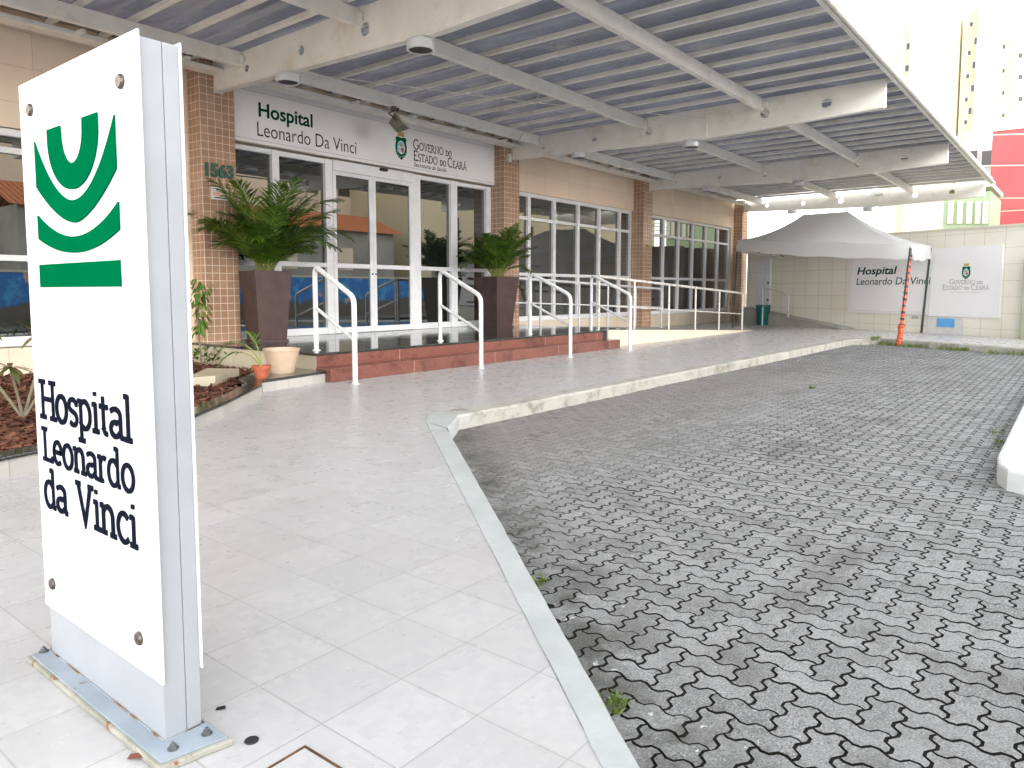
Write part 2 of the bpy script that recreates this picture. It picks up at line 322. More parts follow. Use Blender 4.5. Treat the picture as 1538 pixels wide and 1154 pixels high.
# ------------------------------------------------------------------ mesh helper
def wloc(o):
    v = Vector((0, 0, 0))
    while o is not None: v = v + o.location; o = o.parent
    return v
class MB:
    def __init__(s): s.v = []; s.f = []
    def add(s, vs, fs):
        b = len(s.v); s.v += [tuple(x) for x in vs]; s.f += [tuple(i+b for i in f) for f in fs]; return s
    def box(s, x0, x1, y0, y1, z0, z1):
        return s.add([(x0,y0,z0),(x1,y0,z0),(x1,y1,z0),(x0,y1,z0),(x0,y0,z1),(x1,y0,z1),(x1,y1,z1),(x0,y1,z1)],
                     [(0,3,2,1),(4,5,6,7),(0,1,5,4),(1,2,6,5),(2,3,7,6),(3,0,4,7)])
    def hexa(s, b, t):   # bottom 4 and top 4 points
        return s.add(list(b)+list(t), [(0,3,2,1),(4,5,6,7),(0,1,5,4),(1,2,6,5),(2,3,7,6),(3,0,4,7)])
    def prism(s, poly, z0, z1):
        n = len(poly); s.add([(x,y,z0) for x,y in poly]+[(x,y,z1) for x,y in poly],
              [tuple(range(n-1,-1,-1)), tuple(range(n,2*n))]+[(i,(i+1)%n,n+(i+1)%n,n+i) for i in range(n)]); return s
    def tube(s, path, r, n=10, cap=True):
        P = [Vector(p) for p in path]; rad = r if isinstance(r, (list, tuple)) else [r]*len(P)
        rings = []; ref = None
        for i, p in enumerate(P):
            d = ((P[i]-P[i-1]).normalized() if i > 0 else Vector((0,0,0))) + ((P[i+1]-P[i]).normalized() if i < len(P)-1 else Vector((0,0,0)))
            d.normalize()
            if ref is None: ref = d.orthogonal().normalized()
            else:
                ref = (ref - d*ref.dot(d)); ref = ref.normalized() if ref.length > 1e-6 else d.orthogonal().normalized()
            b = d.cross(ref); k = 1.0
            if 0 < i < len(P)-1:
                c = (P[i]-P[i-1]).normalized().dot((P[i+1]-P[i]).normalized()); k = 1/max(.5, math.sqrt(max(0, (1+c)/2)))*.5+.5
            rings.append([p + (ref*math.cos(a)+b*math.sin(a))*rad[i]*k for a in [2*math.pi*j/n for j in range(n)]])
        vs = [v for rg in rings for v in rg]; fs = []
        for i in range(len(P)-1):
            for j in range(n): fs.append((i*n+j, i*n+(j+1)%n, (i+1)*n+(j+1)%n, (i+1)*n+j))
        if cap: fs += [tuple(range(n-1,-1,-1)), tuple((len(P)-1)*n+j for j in range(n))]
        return s.add(vs, fs)
    def cyl(s, p0, p1, r0, r1=None, n=20): return s.tube([p0, p1], [r0, r0 if r1 is None else r1], n)
    def lathe(s, prof, c, n=28, cap=True):
        vs = []; fs = []
        for r, z in prof: vs += [(c[0]+r*math.cos(2*math.pi*j/n), c[1]+r*math.sin(2*math.pi*j/n), c[2]+z) for j in range(n)]
        for i in range(len(prof)-1):
            for j in range(n): fs.append((i*n+j, i*n+(j+1)%n, (i+1)*n+(j+1)%n, (i+1)*n+j))
        if cap: fs += [tuple(range(n-1,-1,-1)), tuple((len(prof)-1)*n+j for j in range(n))]
        return s.add(vs, fs)
    def build(s, name, mat, parent=None, smooth=False, bevel=0, origin=None):
        me = bpy.data.meshes.new(name); off = wloc(parent) if parent else Vector(origin or (0,0,0))
        me.from_pydata([(x-off.x, y-off.y, z-off.z) for x, y, z in s.v], [], s.f); me.update()
        me.materials.append(M[mat] if isinstance(mat, str) else mat)
        o = bpy.data.objects.new(name, me); COL.objects.link(o)
        if parent: o.parent = parent
        else: o.location = off
        if smooth: shade(me)
        if bevel:
            b = o.modifiers.new("bevel", 'BEVEL'); b.width = bevel; b.segments = 2; b.limit_method = 'ANGLE'; b.angle_limit = R(40)
        return o
def shade(me, ang=40):
    me.polygons.foreach_set("use_smooth", [True]*len(me.polygons)); me.set_sharp_from_angle(angle=R(ang))
def tag(o, label=None, cat=None, group=None, kind=None):
    for k, v in (('label', label), ('category', cat), ('group', group), ('kind', kind)):
        if v: o[k] = v
    return o
def thing(name, loc, label, cat, group=None):
    o = bpy.data.objects.new(name, None); COL.objects.link(o); o.location = loc; o.empty_display_size = .2
    return tag(o, label, cat, group)
def copy_tree(o, parent=None):
    c = o.copy(); COL.objects.link(c); c.parent = parent
    for ch in [x for x in COL.objects if x.parent == o]: copy_tree(ch, c)
    return c
def frame(origin, right, up):
    r = Vector(right).normalized(); u = Vector(up).normalized(); n = r.cross(u); o = Vector(origin)
    return lambda x, y, z=0.0: tuple(o + r*x + u*y + n*z)
def plate(name, outlines, thick, fr, mat, parent, z0=0.0):
    """flat plate (with holes) cut from 2-D outlines, laid on frame fr"""
    cu = bpy.data.curves.new(name, 'CURVE'); cu.dimensions = '2D'; cu.fill_mode = 'BOTH'; cu.extrude = thick/2
    for ol in outlines:
        sp = cu.splines.new('POLY'); sp.points.add(len(ol)-1); sp.use_cyclic_u = True
        for p, q in zip(sp.points, ol): p.co = (q[0], q[1], 0, 1)
    return curve_to_mesh(cu, name, lambda x, y, z: fr(x, y, z + thick/2 + z0), mat, parent)
def curve_to_mesh(cu, name, fn, mat, parent):
    to = bpy.data.objects.new("tmp", cu); COL.objects.link(to); dg = bpy.context.evaluated_depsgraph_get(); dg.update()
    me = bpy.data.meshes.new_from_object(to.evaluated_get(dg)); bpy.data.objects.remove(to); bpy.data.curves.remove(cu)
    off = wloc(parent) if parent else Vector((0, 0, 0))
    for v in me.vertices: v.co = Vector(fn(*v.co)) - off
    me.name = name; me.materials.clear(); me.materials.append(M[mat]); me.update()
    o = bpy.data.objects.new(name, me); COL.objects.link(o); o.parent = parent
    return o
def text_curve(body, bold=0, shear=0):
    cu = bpy.data.curves.new("txt", 'FONT'); cu.body = body; cu.size = 1; cu.extrude = .0; cu.offset = bold; cu.shear = shear; cu.resolution_u = 4; return cu
def text_bounds(body, bold, shear):
    cu = text_curve(body, bold, shear); to = bpy.data.objects.new("tmp", cu); COL.objects.link(to)
    dg = bpy.context.evaluated_depsgraph_get(); dg.update(); me = bpy.data.meshes.new_from_object(to.evaluated_get(dg))
    co = np.array([v.co[:] for v in me.vertices]); bpy.data.objects.remove(to); bpy.data.curves.remove(cu); bpy.data.meshes.remove(me)
    return co.min(0), co.max(0)
def text(name, body, fr, x0, x1, ybase, cap, mat, parent, bold=0, shear=0, z=.002, th=.002):
    lo, hi = text_bounds(body, bold, shear); l2, h2 = text_bounds("H", bold, 0)
    sx = (x1-x0)/(hi[0]-lo[0]); sy = cap/(h2[1]-l2[1])
    cu = text_curve(body, bold, shear); cu.extrude = .5
    return curve_to_mesh(cu, name, lambda x, y, zz: fr(x0+(x-lo[0])*sx, ybase+(y-l2[1])*sy, z+(zz+.5)*th), mat, parent)

# --- slab-serif stroke lettering: skeleton strokes (cap height 1, x-height .70)
def arc(cx, cy, rx, ry, a0, a1, n=12): return [(cx+rx*math.cos(R(a0+(a1-a0)*i/n)), cy+ry*math.sin(R(a0+(a1-a0)*i/n))) for i in range(n+1)]
X_ = .70
def sb(x, y, w=.15): return [(x-w, y), (x+w, y)]
def G_(adv, *st): return (adv, st)
GL = {
 'H': G_(.78, [(.12,0),(.12,1)], [(.64,0),(.64,1)], [(.12,.52),(.64,.52)], sb(.12,.035), sb(.12,.965), sb(.64,.035), sb(.64,.965)),
 'L': G_(.60, [(.14,0),(.14,1)], [(.0,.045),(.54,.045),(.54,.19)], sb(.14,.965)),
 'V': G_(.74, [(.10,.98),(.37,.02),(.64,.98)], sb(.09,.965,.11), sb(.65,.965,.11)),
 'o': G_(.60, arc(.29,.35,.235,.335,0,360,24)),
 's': G_(.47, [(.39,.50),(.39,.60)]+arc(.22,.53,.165,.135,50,270,10)[0:0]+arc(.22,.52,.17,.15,40,250,10)+arc(.22,.19,.18,.16,70,-140,10)),
 'p': G_(.62, [(.12,-.32),(.12,.70)], arc(.29,.35,.235,.335,150,-150,20), [(.0,.665),(.12,.665)], sb(.13,-.29,.14)),
 'i': G_(.30, [(.15,0),(.15,.70)], [(.03,.665),(.15,.665)], sb(.15,.035,.13), [(.15,.87),(.15,.97)]),
 't': G_(.42, [(.17,.90),(.17,.16)]+arc(.29,.16,.12,.13,180,285,6), [(.02,.66),(.36,.66)]),
 'a': G_(.57, arc(.23,.52,.20,.15,150,0,8)+[(.43,.12)]+[(.46,.04),(.53,.035)], arc(.22,.20,.175,.165,60,330,14)+[(.43,.16)], [(.43,.40),(.30,.37)]),
 'l': G_(.30, [(.15,0),(.15,1.04)], [(.03,1.0),(.15,1.0)], sb(.15,.035,.13)),
 'e': G_(.55, [(.06,.37),(.48,.37)]+arc(.27,.37,.21,.31,0,180,12)+arc(.27,.35,.21,.32,180,310,10)),
 'n': G_(.66, [(.13,0),(.13,.70)], [(.02,.665),(.13,.665)], arc(.32,.44,.19,.24,160,0,10)+[(.51,0)], sb(.13,.035,.12), sb(.51,.035,.12)),
 'r': G_(.44, [(.13,0),(.13,.70)], [(.02,.665),(.13,.665)], arc(.30,.46,.17,.21,170,60,7), sb(.13,.035,.12)),
 'd': G_(.64, [(.48,.04),(.48,1.04)], [(.36,1.0),(.48,1.0)], arc(.29,.35,.225,.335,40,320,20), [(.48,.035),(.58,.035)]),
 'c': G_(.50, arc(.28,.35,.225,.33,45,318,18)),
 'v': G_(.5, [(.05,.7),(.25,0),(.45,.7)]),
 'G': G_(.82, arc(.40,.5,.34,.48,42,325,20)+[(.68,.40)], [(.50,.42),(.76,.42)]),
 'O': G_(.84, arc(.40,.5,.34,.48,0,360,26)),
 'E': G_(.62, [(.14,0),(.14,1)], [(.03,.96),(.52,.96),(.52,.82)], [(.14,.52),(.42,.52)], [(.03,.04),(.54,.04),(.54,.18)]),
 'R': G_(.72, [(.14,0),(.14,1)], [(.03,.96),(.30,.96)]+arc(.30,.735,.20,.225,90,-90,8)+[(.14,.51)], [(.32,.50),(.62,.02),(.70,.02)], sb(.14,.04,.11)),
 'N': G_(.84, [(.14,0),(.14,1),(.66,0),(.66,1)], sb(.14,.04,.11), sb(.66,.96,.11)),
 'S': G_(.54, arc(.25,.74,.19,.22,40,260,11)+arc(.25,.27,.21,.25,80,-145,11)),
 'T': G_(.66, [(.33,0),(.33,1)], [(.03,.82),(.03,.96),(.63,.96),(.63,.82)], sb(.33,.04,.11)),
 'A': G_(.74, [(.08,.02),(.37,.98),(.66,.02)], [(.18,.34),(.56,.34)], sb(.08,.04,.10), sb(.66,.04,.10)),
 'D': G_(.80, [(.14,0),(.14,1)], [(.03,.96),(.30,.96)]+arc(.32,.5,.36,.46,90,-90,14)+[(.03,.04)]),
 'C': G_(.72, arc(.38,.5,.33,.48,45,315,18)),
 'Á': G_(.74, [(.08,.02),(.37,.98),(.66,.02)], [(.18,.34),(.56,.34)], sb(.08,.04,.10), sb(.66,.04,.10), [(.36,1.08),(.50,1.26)]),
}
def stroke_text(name, runs, fr, x0, x1, ybase, cap, mat, parent, wt=.125, th=.002, z=.002):
    """runs = [(string, relative cap size)]; serif letters built as flat ribbons, each ribbon a hair prouder than the last"""
    tot = 0
    for s_, k in runs:
        for ch in s_: tot += (GL[ch][0] if ch != ' ' else .42)*k
    sx = (x1-x0)/tot; mb = MB(); x = 0; c = 0
    for s_, k in runs:
        for ch in s_:
            if ch == ' ': x += .42*k; continue
            adv, st = GL[ch]
            for line in st:
                c += 1; t_ = z + th + (c % 9)*.00012
                pts = [Vector(((x+px*k)*sx/cap, py*k)) for px, py in line]   # in cap units, undistorted stroke width
                n = len(pts); closed = n > 3 and (pts[0]-pts[-1]).length < 1e-4
                L = []; Rr = []
                for i in range(n):
                    a = pts[i]-pts[i-1] if i > 0 else (pts[-1]-pts[-2] if closed else pts[1]-pts[0])
                    b = pts[i+1]-pts[i] if i < n-1 else (pts[1]-pts[0] if closed else pts[-1]-pts[-2])
                    a = a.normalized(); b = b.normalized(); d = (a+b)
                    d = d.normalized() if d.length > 1e-5 else a
                    nn = Vector((-d.y, d.x)); q = max(.45, nn.dot(Vector((-a.y, a.x)))); hw = wt/2*(.8 if k < .8 else 1)/q
                    L.append(pts[i]+nn*hw); Rr.append(pts[i]-nn*hw)
                V = []
                for p in L: V += [fr(x0+p.x*cap, ybase+p.y*cap, t_)]
                for p in Rr: V += [fr(x0+p.x*cap, ybase+p.y*cap, t_)]
                for p in L: V += [fr(x0+p.x*cap, ybase+p.y*cap, z)]
                for p in Rr: V += [fr(x0+p.x*cap, ybase+p.y*cap, z)]
                F = []
                for i in range(n-1):
                    F += [(n+i, n+i+1, i+1, i), (i, i+1, 2*n+i+1, 2*n+i), (3*n+i, 3*n+i+1, n+i+1, n+i)]
                F += [(0, 2*n, 3*n, n), (n-1, 2*n-1, 4*n-1, 3*n-1)]
                mb.add(V, F)
            x += adv*k
    return mb.build(name, mat, parent)

# wall plane of the far boundary wall
WD = Vector((.454, .891, 0)).normalized(); WN = Vector((-.891, .454, 0)).normalized(); WP = Vector((21, 3.29, 0))
def wp(s, off, z): v = WP + WD*s + WN*off; return (v.x, v.y, z)

# ================================================================== SETTING
MB().add([(-250,-250,-.30),(300,-250,-.30),(300,250,-.30),(-250,250,-.30)], [(0,1,2,3)]).build('ground', 'ground')
tag(bpy.data.objects['ground'], kind='structure')
# street across the forecourt
tag(MB().add([(-80,-8.6,-.150),(90,-8.6,-.150),(90,-4.6,-.150),(-80,-4.6,-.150)], [(0,1,2,3)]).build('road', 'road'), kind='structure')

KI = [(-1.6,-2.74), (4.07,4.13)]       # near kerb inner edge
# pavement
pav = [(-9,-2.74),(-1.6,-2.74),(4.07,4.13),(4.36,4.40),(8,4.30),(17.25,4.24),(17.95,3.72),(15.75,-.64),(15.0,-2.2),(16.0,-2.6),(26.5,9.2),(26.5,11),(-9,11)]
tag(MB().prism(pav, -.28, 0).build('pavement', 'pavement'), kind='structure')
# kerbs
kn_out = [(-1.5,-2.675),(3.975,3.80)]
mb = MB(); N = 60
def kerb_run(mb, inn, out, z1=.004, z0=-.28, segs=40, jit=.0035):
    pi_ = [Vector(inn[0]).lerp(Vector(inn[1]), i/segs) for i in range(segs+1)]; po = [Vector(out[0]).lerp(Vector(out[1]), i/segs) for i in range(segs+1)]
    V = []
    for a, b in zip(pi_, po):
        j1, j2, j3 = [random.uniform(-jit, jit) for _ in range(3)]; d = (b-a).normalized()
        b2 = b + d*j1; r = .018
        V += [(a.x-d.x*j3, a.y-d.y*j3, z0), (a.x-d.x*j3, a.y-d.y*j3, z1), (b2.x-d.x*r, b2.y-d.y*r, z1+j2*.3), (b2.x, b2.y, z1-r+j2*.5), (b2.x+d.x*j2, b2.y+d.y*j2, z0)]
    F = []
    for i in range(segs):
        for k in range(4): F.append((i*5+k, i*5+k+1, i*5+5+k+1, i*5+5+k))
    mb.add(V, F)
kerb_run(mb, KI, kn_out, segs=90)
tag(mb.build('kerb', 'kerb', smooth=True), kind='structure')
mb = MB(); fk_in = [(4.07,4.13),(4.36,4.40),(8,4.30),(17.25,4.24)]; fk_out = [(3.985,3.80),(4.46,4.13),(8,4.12),(17.05,4.06)]
for i in range(3): kerb_run(mb, fk_in[i:i+2], fk_out[i:i+2], segs=(6, 40, 90)[i], jit=(.001, .006, .006)[i])
kerb_run(mb, [(17.25,4.24),(17.95,3.72)], [(17.05,4.06),(17.65,3.62)], segs=10, jit=.008)
kerb_run(mb, [(17.95,3.72),(15.0,-2.2)], [(17.65,3.62),(14.75,-2.12)], segs=50, jit=.01)
tag(mb.build('kerb', 'kerb', smooth=True), kind='structure')
# white island on the right
isl = [(5.04,.24),(5.10,.335),(5.25,.395),(5.5,.42),(9,.455),(13,.47),(13,-.6),(5.6,-.6),(5.2,-.2),(5.06,.08)]
tag(MB().prism(isl, -.28, .01).build('kerb', 'island', bevel=.02), kind='structure')

# driveway: interlocking pavers, all one paved surface
def pavers():
    W = .0885; d = .115*W; prof = [(0,0),(.17,-1),(.40,-1),(.60,1),(.83,1)]
    def outline(horizontal):
        P = []; a, b = (2, 1) if horizontal else (1, 2)
        for i in range(a):
            for t, q in prof: P.append(((i+t)*W, q*d))
        for j in range(b):
            for t, q in prof: P.append((a*W - q*d, (j+t)*W))
        for i in range(a, 0, -1):
            for t, q in prof[:1]: P.append((i*W, b*W))
            for t, q in reversed(prof[1:]): P.append(((i-1+t)*W, b*W + q*d))
        for j in range(b, 0, -1):
            for t, q in prof[:1]: P.append((0, j*W))
            for t, q in reversed(prof[1:]): P.append((-q*d, (j-1+t)*W))
        return np.array(P)
    def inset(P, k):
        a = P - np.roll(P, 1, 0); b = np.roll(P, -1, 0) - P
        na = np.stack([-a[:,1], a[:,0]], 1); nb = np.stack([-b[:,1], b[:,0]], 1)
        na /= np.linalg.norm(na, axis=1)[:,None]; nb /= np.linalg.norm(nb, axis=1)[:,None]
        n = na+nb; n /= np.maximum(np.linalg.norm(n, axis=1)[:,None], .5); return P + n*k
    Z = -.12; shp = []
    for h in (False, True):
        P = outline(h); o0 = inset(P, .0047); o1 = inset(P, .0049); n = len(P); V = np.concatenate([np.c_[o0, np.full(n, -.03)], np.c_[o1, np.zeros(n)]])
        F = [tuple(n+i for i in range(n))]
        for r in range(1):
            for i in range(n): F.append((r*n+i, r*n+(i+1)%n, (r+1)*n+(i+1)%n, (r+1)*n+i))
        shp.append((V, F, P.mean(0)))
    A = np.array([2.004, .794]) - np.array([.5*W, W]); off_h = np.array([2.0-.5, -.5+1.0-.5])*W   # horizontal block origin relative to vertical
    off_h = np.array([(.5+1.5)-1.0, (1-.5)-.5])*W
    def inside(x, y):
        if x > 17.6 or y > 4.13 or y < -2.3: return False
        if (x-kn_out[0][0])*(kn_out[1][1]-kn_out[0][1]) - (y-kn_out[0][1])*(kn_out[1][0]-kn_out[0][0]) < -.02: return False   # left of near kerb
        if (x-17.6)*(-5.75) - (y-3.62)*(-2.9) < 0 : return False
        if x < 4.5 and y > 3.9 and (y-3.80) > (x-3.985)*.75: return False
        return True
    vs = []; fs = []; base = 0
    for i in range(-60, 320):
        for j in range(-120, 120):
            o = A + np.array([i + 2*j, i - 2*j])*W
            for h, (V, F, c) in enumerate(shp):
                oo = o + (off_h if h else 0); cx, cy = oo + c
                if not inside(cx, cy): continue
                sag = .006*math.sin(cx*1.1+.5)*math.sin(cy*.9) 
                dz = Z + sag*.6 + random.uniform(-.0012, .0012); tx, ty = random.uniform(-.007, .007), random.uniform(-.007, .007)
                Q = V.copy(); Q[:,2] += dz + (Q[:,0]-c[0])*tx + (Q[:,1]-c[1])*ty; Q[:,0] += oo[0] + random.uniform(-.0008,.0008); Q[:,1] += oo[1] + random.uniform(-.0008,.0008)
                vs.append(Q); fs += [tuple(k+base for k in f) for f in F]; base += len(Q)
    me = bpy.data.meshes.new('driveway'); me.from_pydata(np.concatenate(vs).tolist(), [], fs); me.materials.append(M['paver']); me.materials.append(M['bed']); me.update()
    me.polygons.foreach_set('material_index', [0 if len(f) > 4 else 1 for f in fs])
    o = bpy.data.objects.new('driveway', me); COL.objects.link(o); tag(o, kind='structure')
pavers()
# jointing sand between the pavers: nearly flush by the entrance, washed out nearer the street
def bed():
    xs = np.arange(-2, 19.01, .12); ys = np.arange(-4.6, 4.25, .12); V = []; F = []
    for x in xs:
        for y in ys:
            t = min(1, max(0, (y-1.9+.5*math.sin(x*1.3)+.35*math.sin(x*3.1+y*2))/.8)); t = t*t*(3-2*t)*min(1, max(0, (13-x)/3.5))
            V.append((x, y, -.12 + .006*math.sin(x*1.1+.5)*math.sin(y*.9)*.6 - .0048 + t*.0032 + random.uniform(-.0008,.0008)))
    ny = len(ys)
    for i in range(len(xs)-1):
        for j in range(ny-1): F.append((i*ny+j, (i+1)*ny+j, (i+1)*ny+j+1, i*ny+j+1))
    tag(MB().add(V, F).build('driveway_bed', 'bed', smooth=True), kind='structure')
bed()

# ================================================================== HOSPITAL BUILDING
hb = thing('hospital_building', (15, 10.2, 0), 'beige tiled hospital building with long glazed front and brown tiled pillars', 'building')
G = 10.17
mb = MB(); mb.box(-5, 25.25, 10.06, 10.26, 3.285, 6.0)                          # wall above the windows
mb.box(-5, .9, 10.06, 10.26, 0, 3.285); mb.box(3.46, 5.40, 10.06, 10.26, 0, 3.285); mb.box(.9, 3.46, 10.06, 10.26, 2.98, 3.285)
mb.box(25.02, 25.25, 10.06, 10.26, 0, 3.285); mb.box(-5, -4.8, 10.26, 19, 0, 6.0); mb.box(25.05, 25.25, 10.26, 19, 0, 6.0); mb.box(-4.8, 25.05, 18.8, 19, 0, 6.0)
mb.build('wall', 'facade', hb)
for a, b in ((12.47, 25.02), (.9, 3.46)): MB().box(a, b, 10.09, 10.26, 0, .375).build('sill_wall', 'sillwall', hb)
MB().box(-4.8, 25.05, 10.26, 18.8, 5.7, 5.85).build('roof', 'concrete', hb)
for x0 in (5.31, 11.955, 18.03, 25.25): MB().box(x0, x0+.5225, 9.75, 10.30, 0, 4.25).build('pillar', 'pillar_tile', hb, bevel=.004)
def window(x0, x1, z0, z1, mull, trans, bw=.055):
    mb = MB(); y0, y1 = 10.115, 10.205
    mb.box(x0, x1, y0, y1, z0, z0+.075); mb.box(x0, x1, y0, y1, z1-.085, z1)
    mb.box(x0, x0+.07, y0, y1, z0+.075, z1-.085); mb.box(x1-.07, x1, y0, y1, z0+.075, z1-.085)
    prev = x0+.07
    for mx in list(mull)+[None]:
        xe = mx-bw if mx else x1-.07
        for tz in trans: mb.box(prev, xe, y0+.012, y1-.004, tz-.036, tz+.036)
        if mx: mb.box(mx-bw, mx+bw, y0+.002, y1, z0+.075, z1-.085); prev = mx+bw
    f = mb.build('window', 'frame_white', hb, bevel=.004)
    MB().box(x0+.02, x1-.02, G+.006, G+.020, z0+.02, z1-.02).build('pane', 'glass', f)
    mb = MB(); mb.box(x0-.02, x1+.02, 10.06, 10.16, z0-.028, z0-.001); mb.build('sill', 'frame_white', f)
    return f
window(.95, 3.42, .43, 2.97, (2.2,), (1.45, 2.72))
window(12.49, 18.02, .405, 3.28, (13.32, 14.32, 15.36, 16.35, 17.40), (1.44, 2.71))
window(18.57, 24.99, .405, 3.28, (19.99, 21.01, 22.03, 23.04, 24.04), (1.44, 2.71))
# entrance glazing
mb = MB(); y0, y1 = 10.105, 10.21
cols = [(5.84, 5.98), (6.66, 6.79), (7.67, 7.81), (9.66, 9.87), (10.72, 10.90), (11.80, 11.95)]
for a, b in cols: mb.box(a, b, y0, y1, .33, 3.26)
for i, (a, b) in enumerate(zip(cols[:-1], cols[1:])):
    if i == 2: continue
    mb.box(a[1], b[0], y0+.01, y1-.003, .33, .44); mb.box(a[1], b[0], y0+.01, y1-.003, 3.18, 3.26); mb.box(a[1], b[0], y0+.014, y1-.003, 1.456, 1.531)
mb.box(7.811, 9.659, y0-.03, y1-.01, 3.085, 3.262)
eg = mb.build('entrance_glazing', 'frame_white', hb, bevel=.004)
for i, (a, b) in enumerate(zip(cols[:-1], cols[1:])):
    if i != 2: MB().box(a[1]-.01, b[0]+.01, G+.004, G+.018, .40, 3.2).build('pane', 'glass', eg)
for a, b in ((7.815, 8.68), (8.686, 9.655)):
    mb = MB(); fy0, fy1 = 10.10, 10.16
    mb.box(a, a+.07, fy0, fy1, .335, 3.08); mb.box(b-.07, b, fy0, fy1, .335, 3.08)
    for z0_, z1_ in ((.335, .43), (1.456, 1.531), (3.02, 3.08)): mb.box(a+.07, b-.07, fy0+.004, fy1-.004, z0_, z1_)
    dr = mb.build('door', 'frame_white', hb, bevel=.003)
    MB().box(a+.05, b-.05, 10.128, 10.14, .36, 3.05).build('pane', 'glass', dr)
    hx = b-.035 if a < 8 else a+.035
    MB().cyl((hx, 10.07, 1.36), (hx, 10.10, 1.36), .012, n=12).build('handle', 'dark_metal', dr)
MB().box(8.82, 8.96, 9.99, 10.07, 3.20, 3.25).build('door_sensor', 'rubber', hb, bevel=.01)

# ---- fascia sign
fs = thing('fascia_sign', (8.9, 10.06, 3.27), 'long white sign board with green lettering above the entrance doors', 'sign')
MB().box(5.85, 11.945, 10.0, 10.055, 3.285, 4.14).build('board', 'sign_white', fs, bevel=.003)
mb = MB(); mb.box(5.85, 11.945, 9.994, 10.0, 4.045, 4.05); mb.box(5.85, 11.945, 9.994, 10.0, 3.335, 3.34)
mb.build('trim_line', 'totem_grey', fs)
mb = MB()
for x in (6.6, 7.6, 8.62, 9.65, 10.7, 11.6): mb.box(x-.03, x+.03, 10.01, 10.05, 4.14, 4.24)
mb.build('bracket', 'frame_white', fs)
k = 9.995/10.12; F = frame((0, 10.0, 0), (1, 0, 0), (0, 0, 1))
def fx(x): return x*k
def fz(z): return 1.05 + (z-1.05)*k
text('lettering', 'Hospital', F, fx(6.46), fx(7.45), fz(3.725), .215, 'ink_green', fs, bold=.022)
text('lettering', 'Leonardo Da Vinci', F, fx(6.43), fx(8.345), fz(3.435), .205, 'ink_black', fs, bold=-.006)
stroke_text('lettering', [('G', 1), ('OVERNO ', .76), ('DO', .55)], F, fx(9.71), fx(10.76), fz(3.725), .185, 'ink_black', fs, wt=.11)
stroke_text('lettering', [('E', 1), ('STADO ', .76), ('DO ', .55), ('C', 1), ('EARÁ', .76)], F, fx(9.71), fx(11.20), fz(3.515), .185, 'ink_black', fs, wt=.11)
text('lettering', 'Secretaria da Saúde', F, fx(9.72), fx(10.60), fz(3.405), .075, 'ink_black', fs, shear=.25)
def emblem(parent, fr, cx, cy, h):
    """state coat of arms: green shield with white stars, oval landscape, gold fort on top"""
    s_ = h/1.0
    sh = [(-.28,.30),(-.20,.36),(0,.33),(.20,.36),(.28,.30),(.25,.18),(.29,.02),(.28,-.22),(.18,-.36),(0,-.5),(-.18,-.36),(-.28,-.22),(-.29,.02),(-.25,.18)]
    T = lambda L: [(cx+x*s_, cy+y*s_) for x, y in L]
    e = plate('emblem', [T(sh)], .003, fr, 'green', parent, .002)
    ov = [(.19*math.cos(a), -.03+.25*math.sin(a)) for a in np.linspace(0, 2*math.pi, 24, endpoint=False)]
    plate('oval', [T(ov)], .001, fr, 'white_flat', e, .0052)
    plate('sky_field', [T([(x*.9, .0+(max(y, 0.0))*.85) for x, y in ov if y >= -.05])], .001, fr, 'print_blue', e, .0065)
    plate('sun_field', [T([(-.02+.07*math.cos(a), .05+.06*math.sin(a)) for a in np.linspace(0, 6.28, 10, endpoint=False)])], .001, fr, 'gold', e, .0078)
    plate('land_field', [T([(.0,-.02),(.14,-.05),(.12,-.17),(.05,-.24),(-.01,-.14)])], .001, fr, 'print_red', e, .0065)
    plate('sea_field', [T([(-.16,-.04),(-.02,-.04),(-.04,-.2),(-.12,-.16)])], .001, fr, 'print_blue', e, .0065)
    st = MB()
    for a in (-150, -125, -100, -78, -55, -30, 200): 
        x, y = .235*math.cos(R(a)), -.06+.33*math.sin(R(a)); q = .017*s_
        st.add([fr(cx+x*s_-q, cy+y*s_-q, .0062), fr(cx+x*s_+q, cy+y*s_-q, .0062), fr(cx+x*s_+q, cy+y*s_+q, .0062), fr(cx+x*s_-q, cy+y*s_+q, .0062)], [(0,1,2,3)])
    st.build('star', 'white_flat', e)
    plate('fort', [T([(-.17,.38),(.17,.38),(.15,.47),(.17,.55),(.08,.55),(.08,.50),(.04,.50),(.04,.57),(-.04,.57),(-.04,.50),(-.08,.50),(-.08,.55),(-.17,.55),(-.15,.47)])], .002, fr, 'gold', parent, .002)
emblem(fs, F, fx(9.40), fz(3.72), .48)

# ---- house number and small plate on the pillar
F2 = frame((0, 9.745, 0), (1, 0, 0), (0, 0, 1))
hn = thing('house_number', (5.57, 9.745, 2.65), 'weathered green metal street number 1563 on the first brown pillar', 'number')
text('digit', '1563', F2, 5.36, 5.785, 2.655, .19, 'teal_num', hn, bold=.045, z=.0, th=.02)
sp = thing('door_plate', (5.57, 9.745, 2.35), 'small white plate reading SERVIS below the street number', 'sign')
MB().box(5.435, 5.70, 9.738, 9.7475, 2.345, 2.515).build('plate', 'white_flat', sp)
F3 = frame((0, 9.738, 0), (1, 0, 0), (0, 0, 1))
text('lettering', 'SERVIS', F3, 5.46, 5.68, 2.40, .05, 'orange_ink', sp, bold=.02, z=0, th=.001)
plate('emblem', [[(5.50,2.47),(5.565,2.485),(5.63,2.47),(5.60,2.50),(5.565,2.488),(5.53,2.50)]], .001, F3, 'ink_black', sp)
MB().box(5.47, 5.67, 9.737, 9.7379, 2.365, 2.378).build('text_line', 'ink_black', sp)
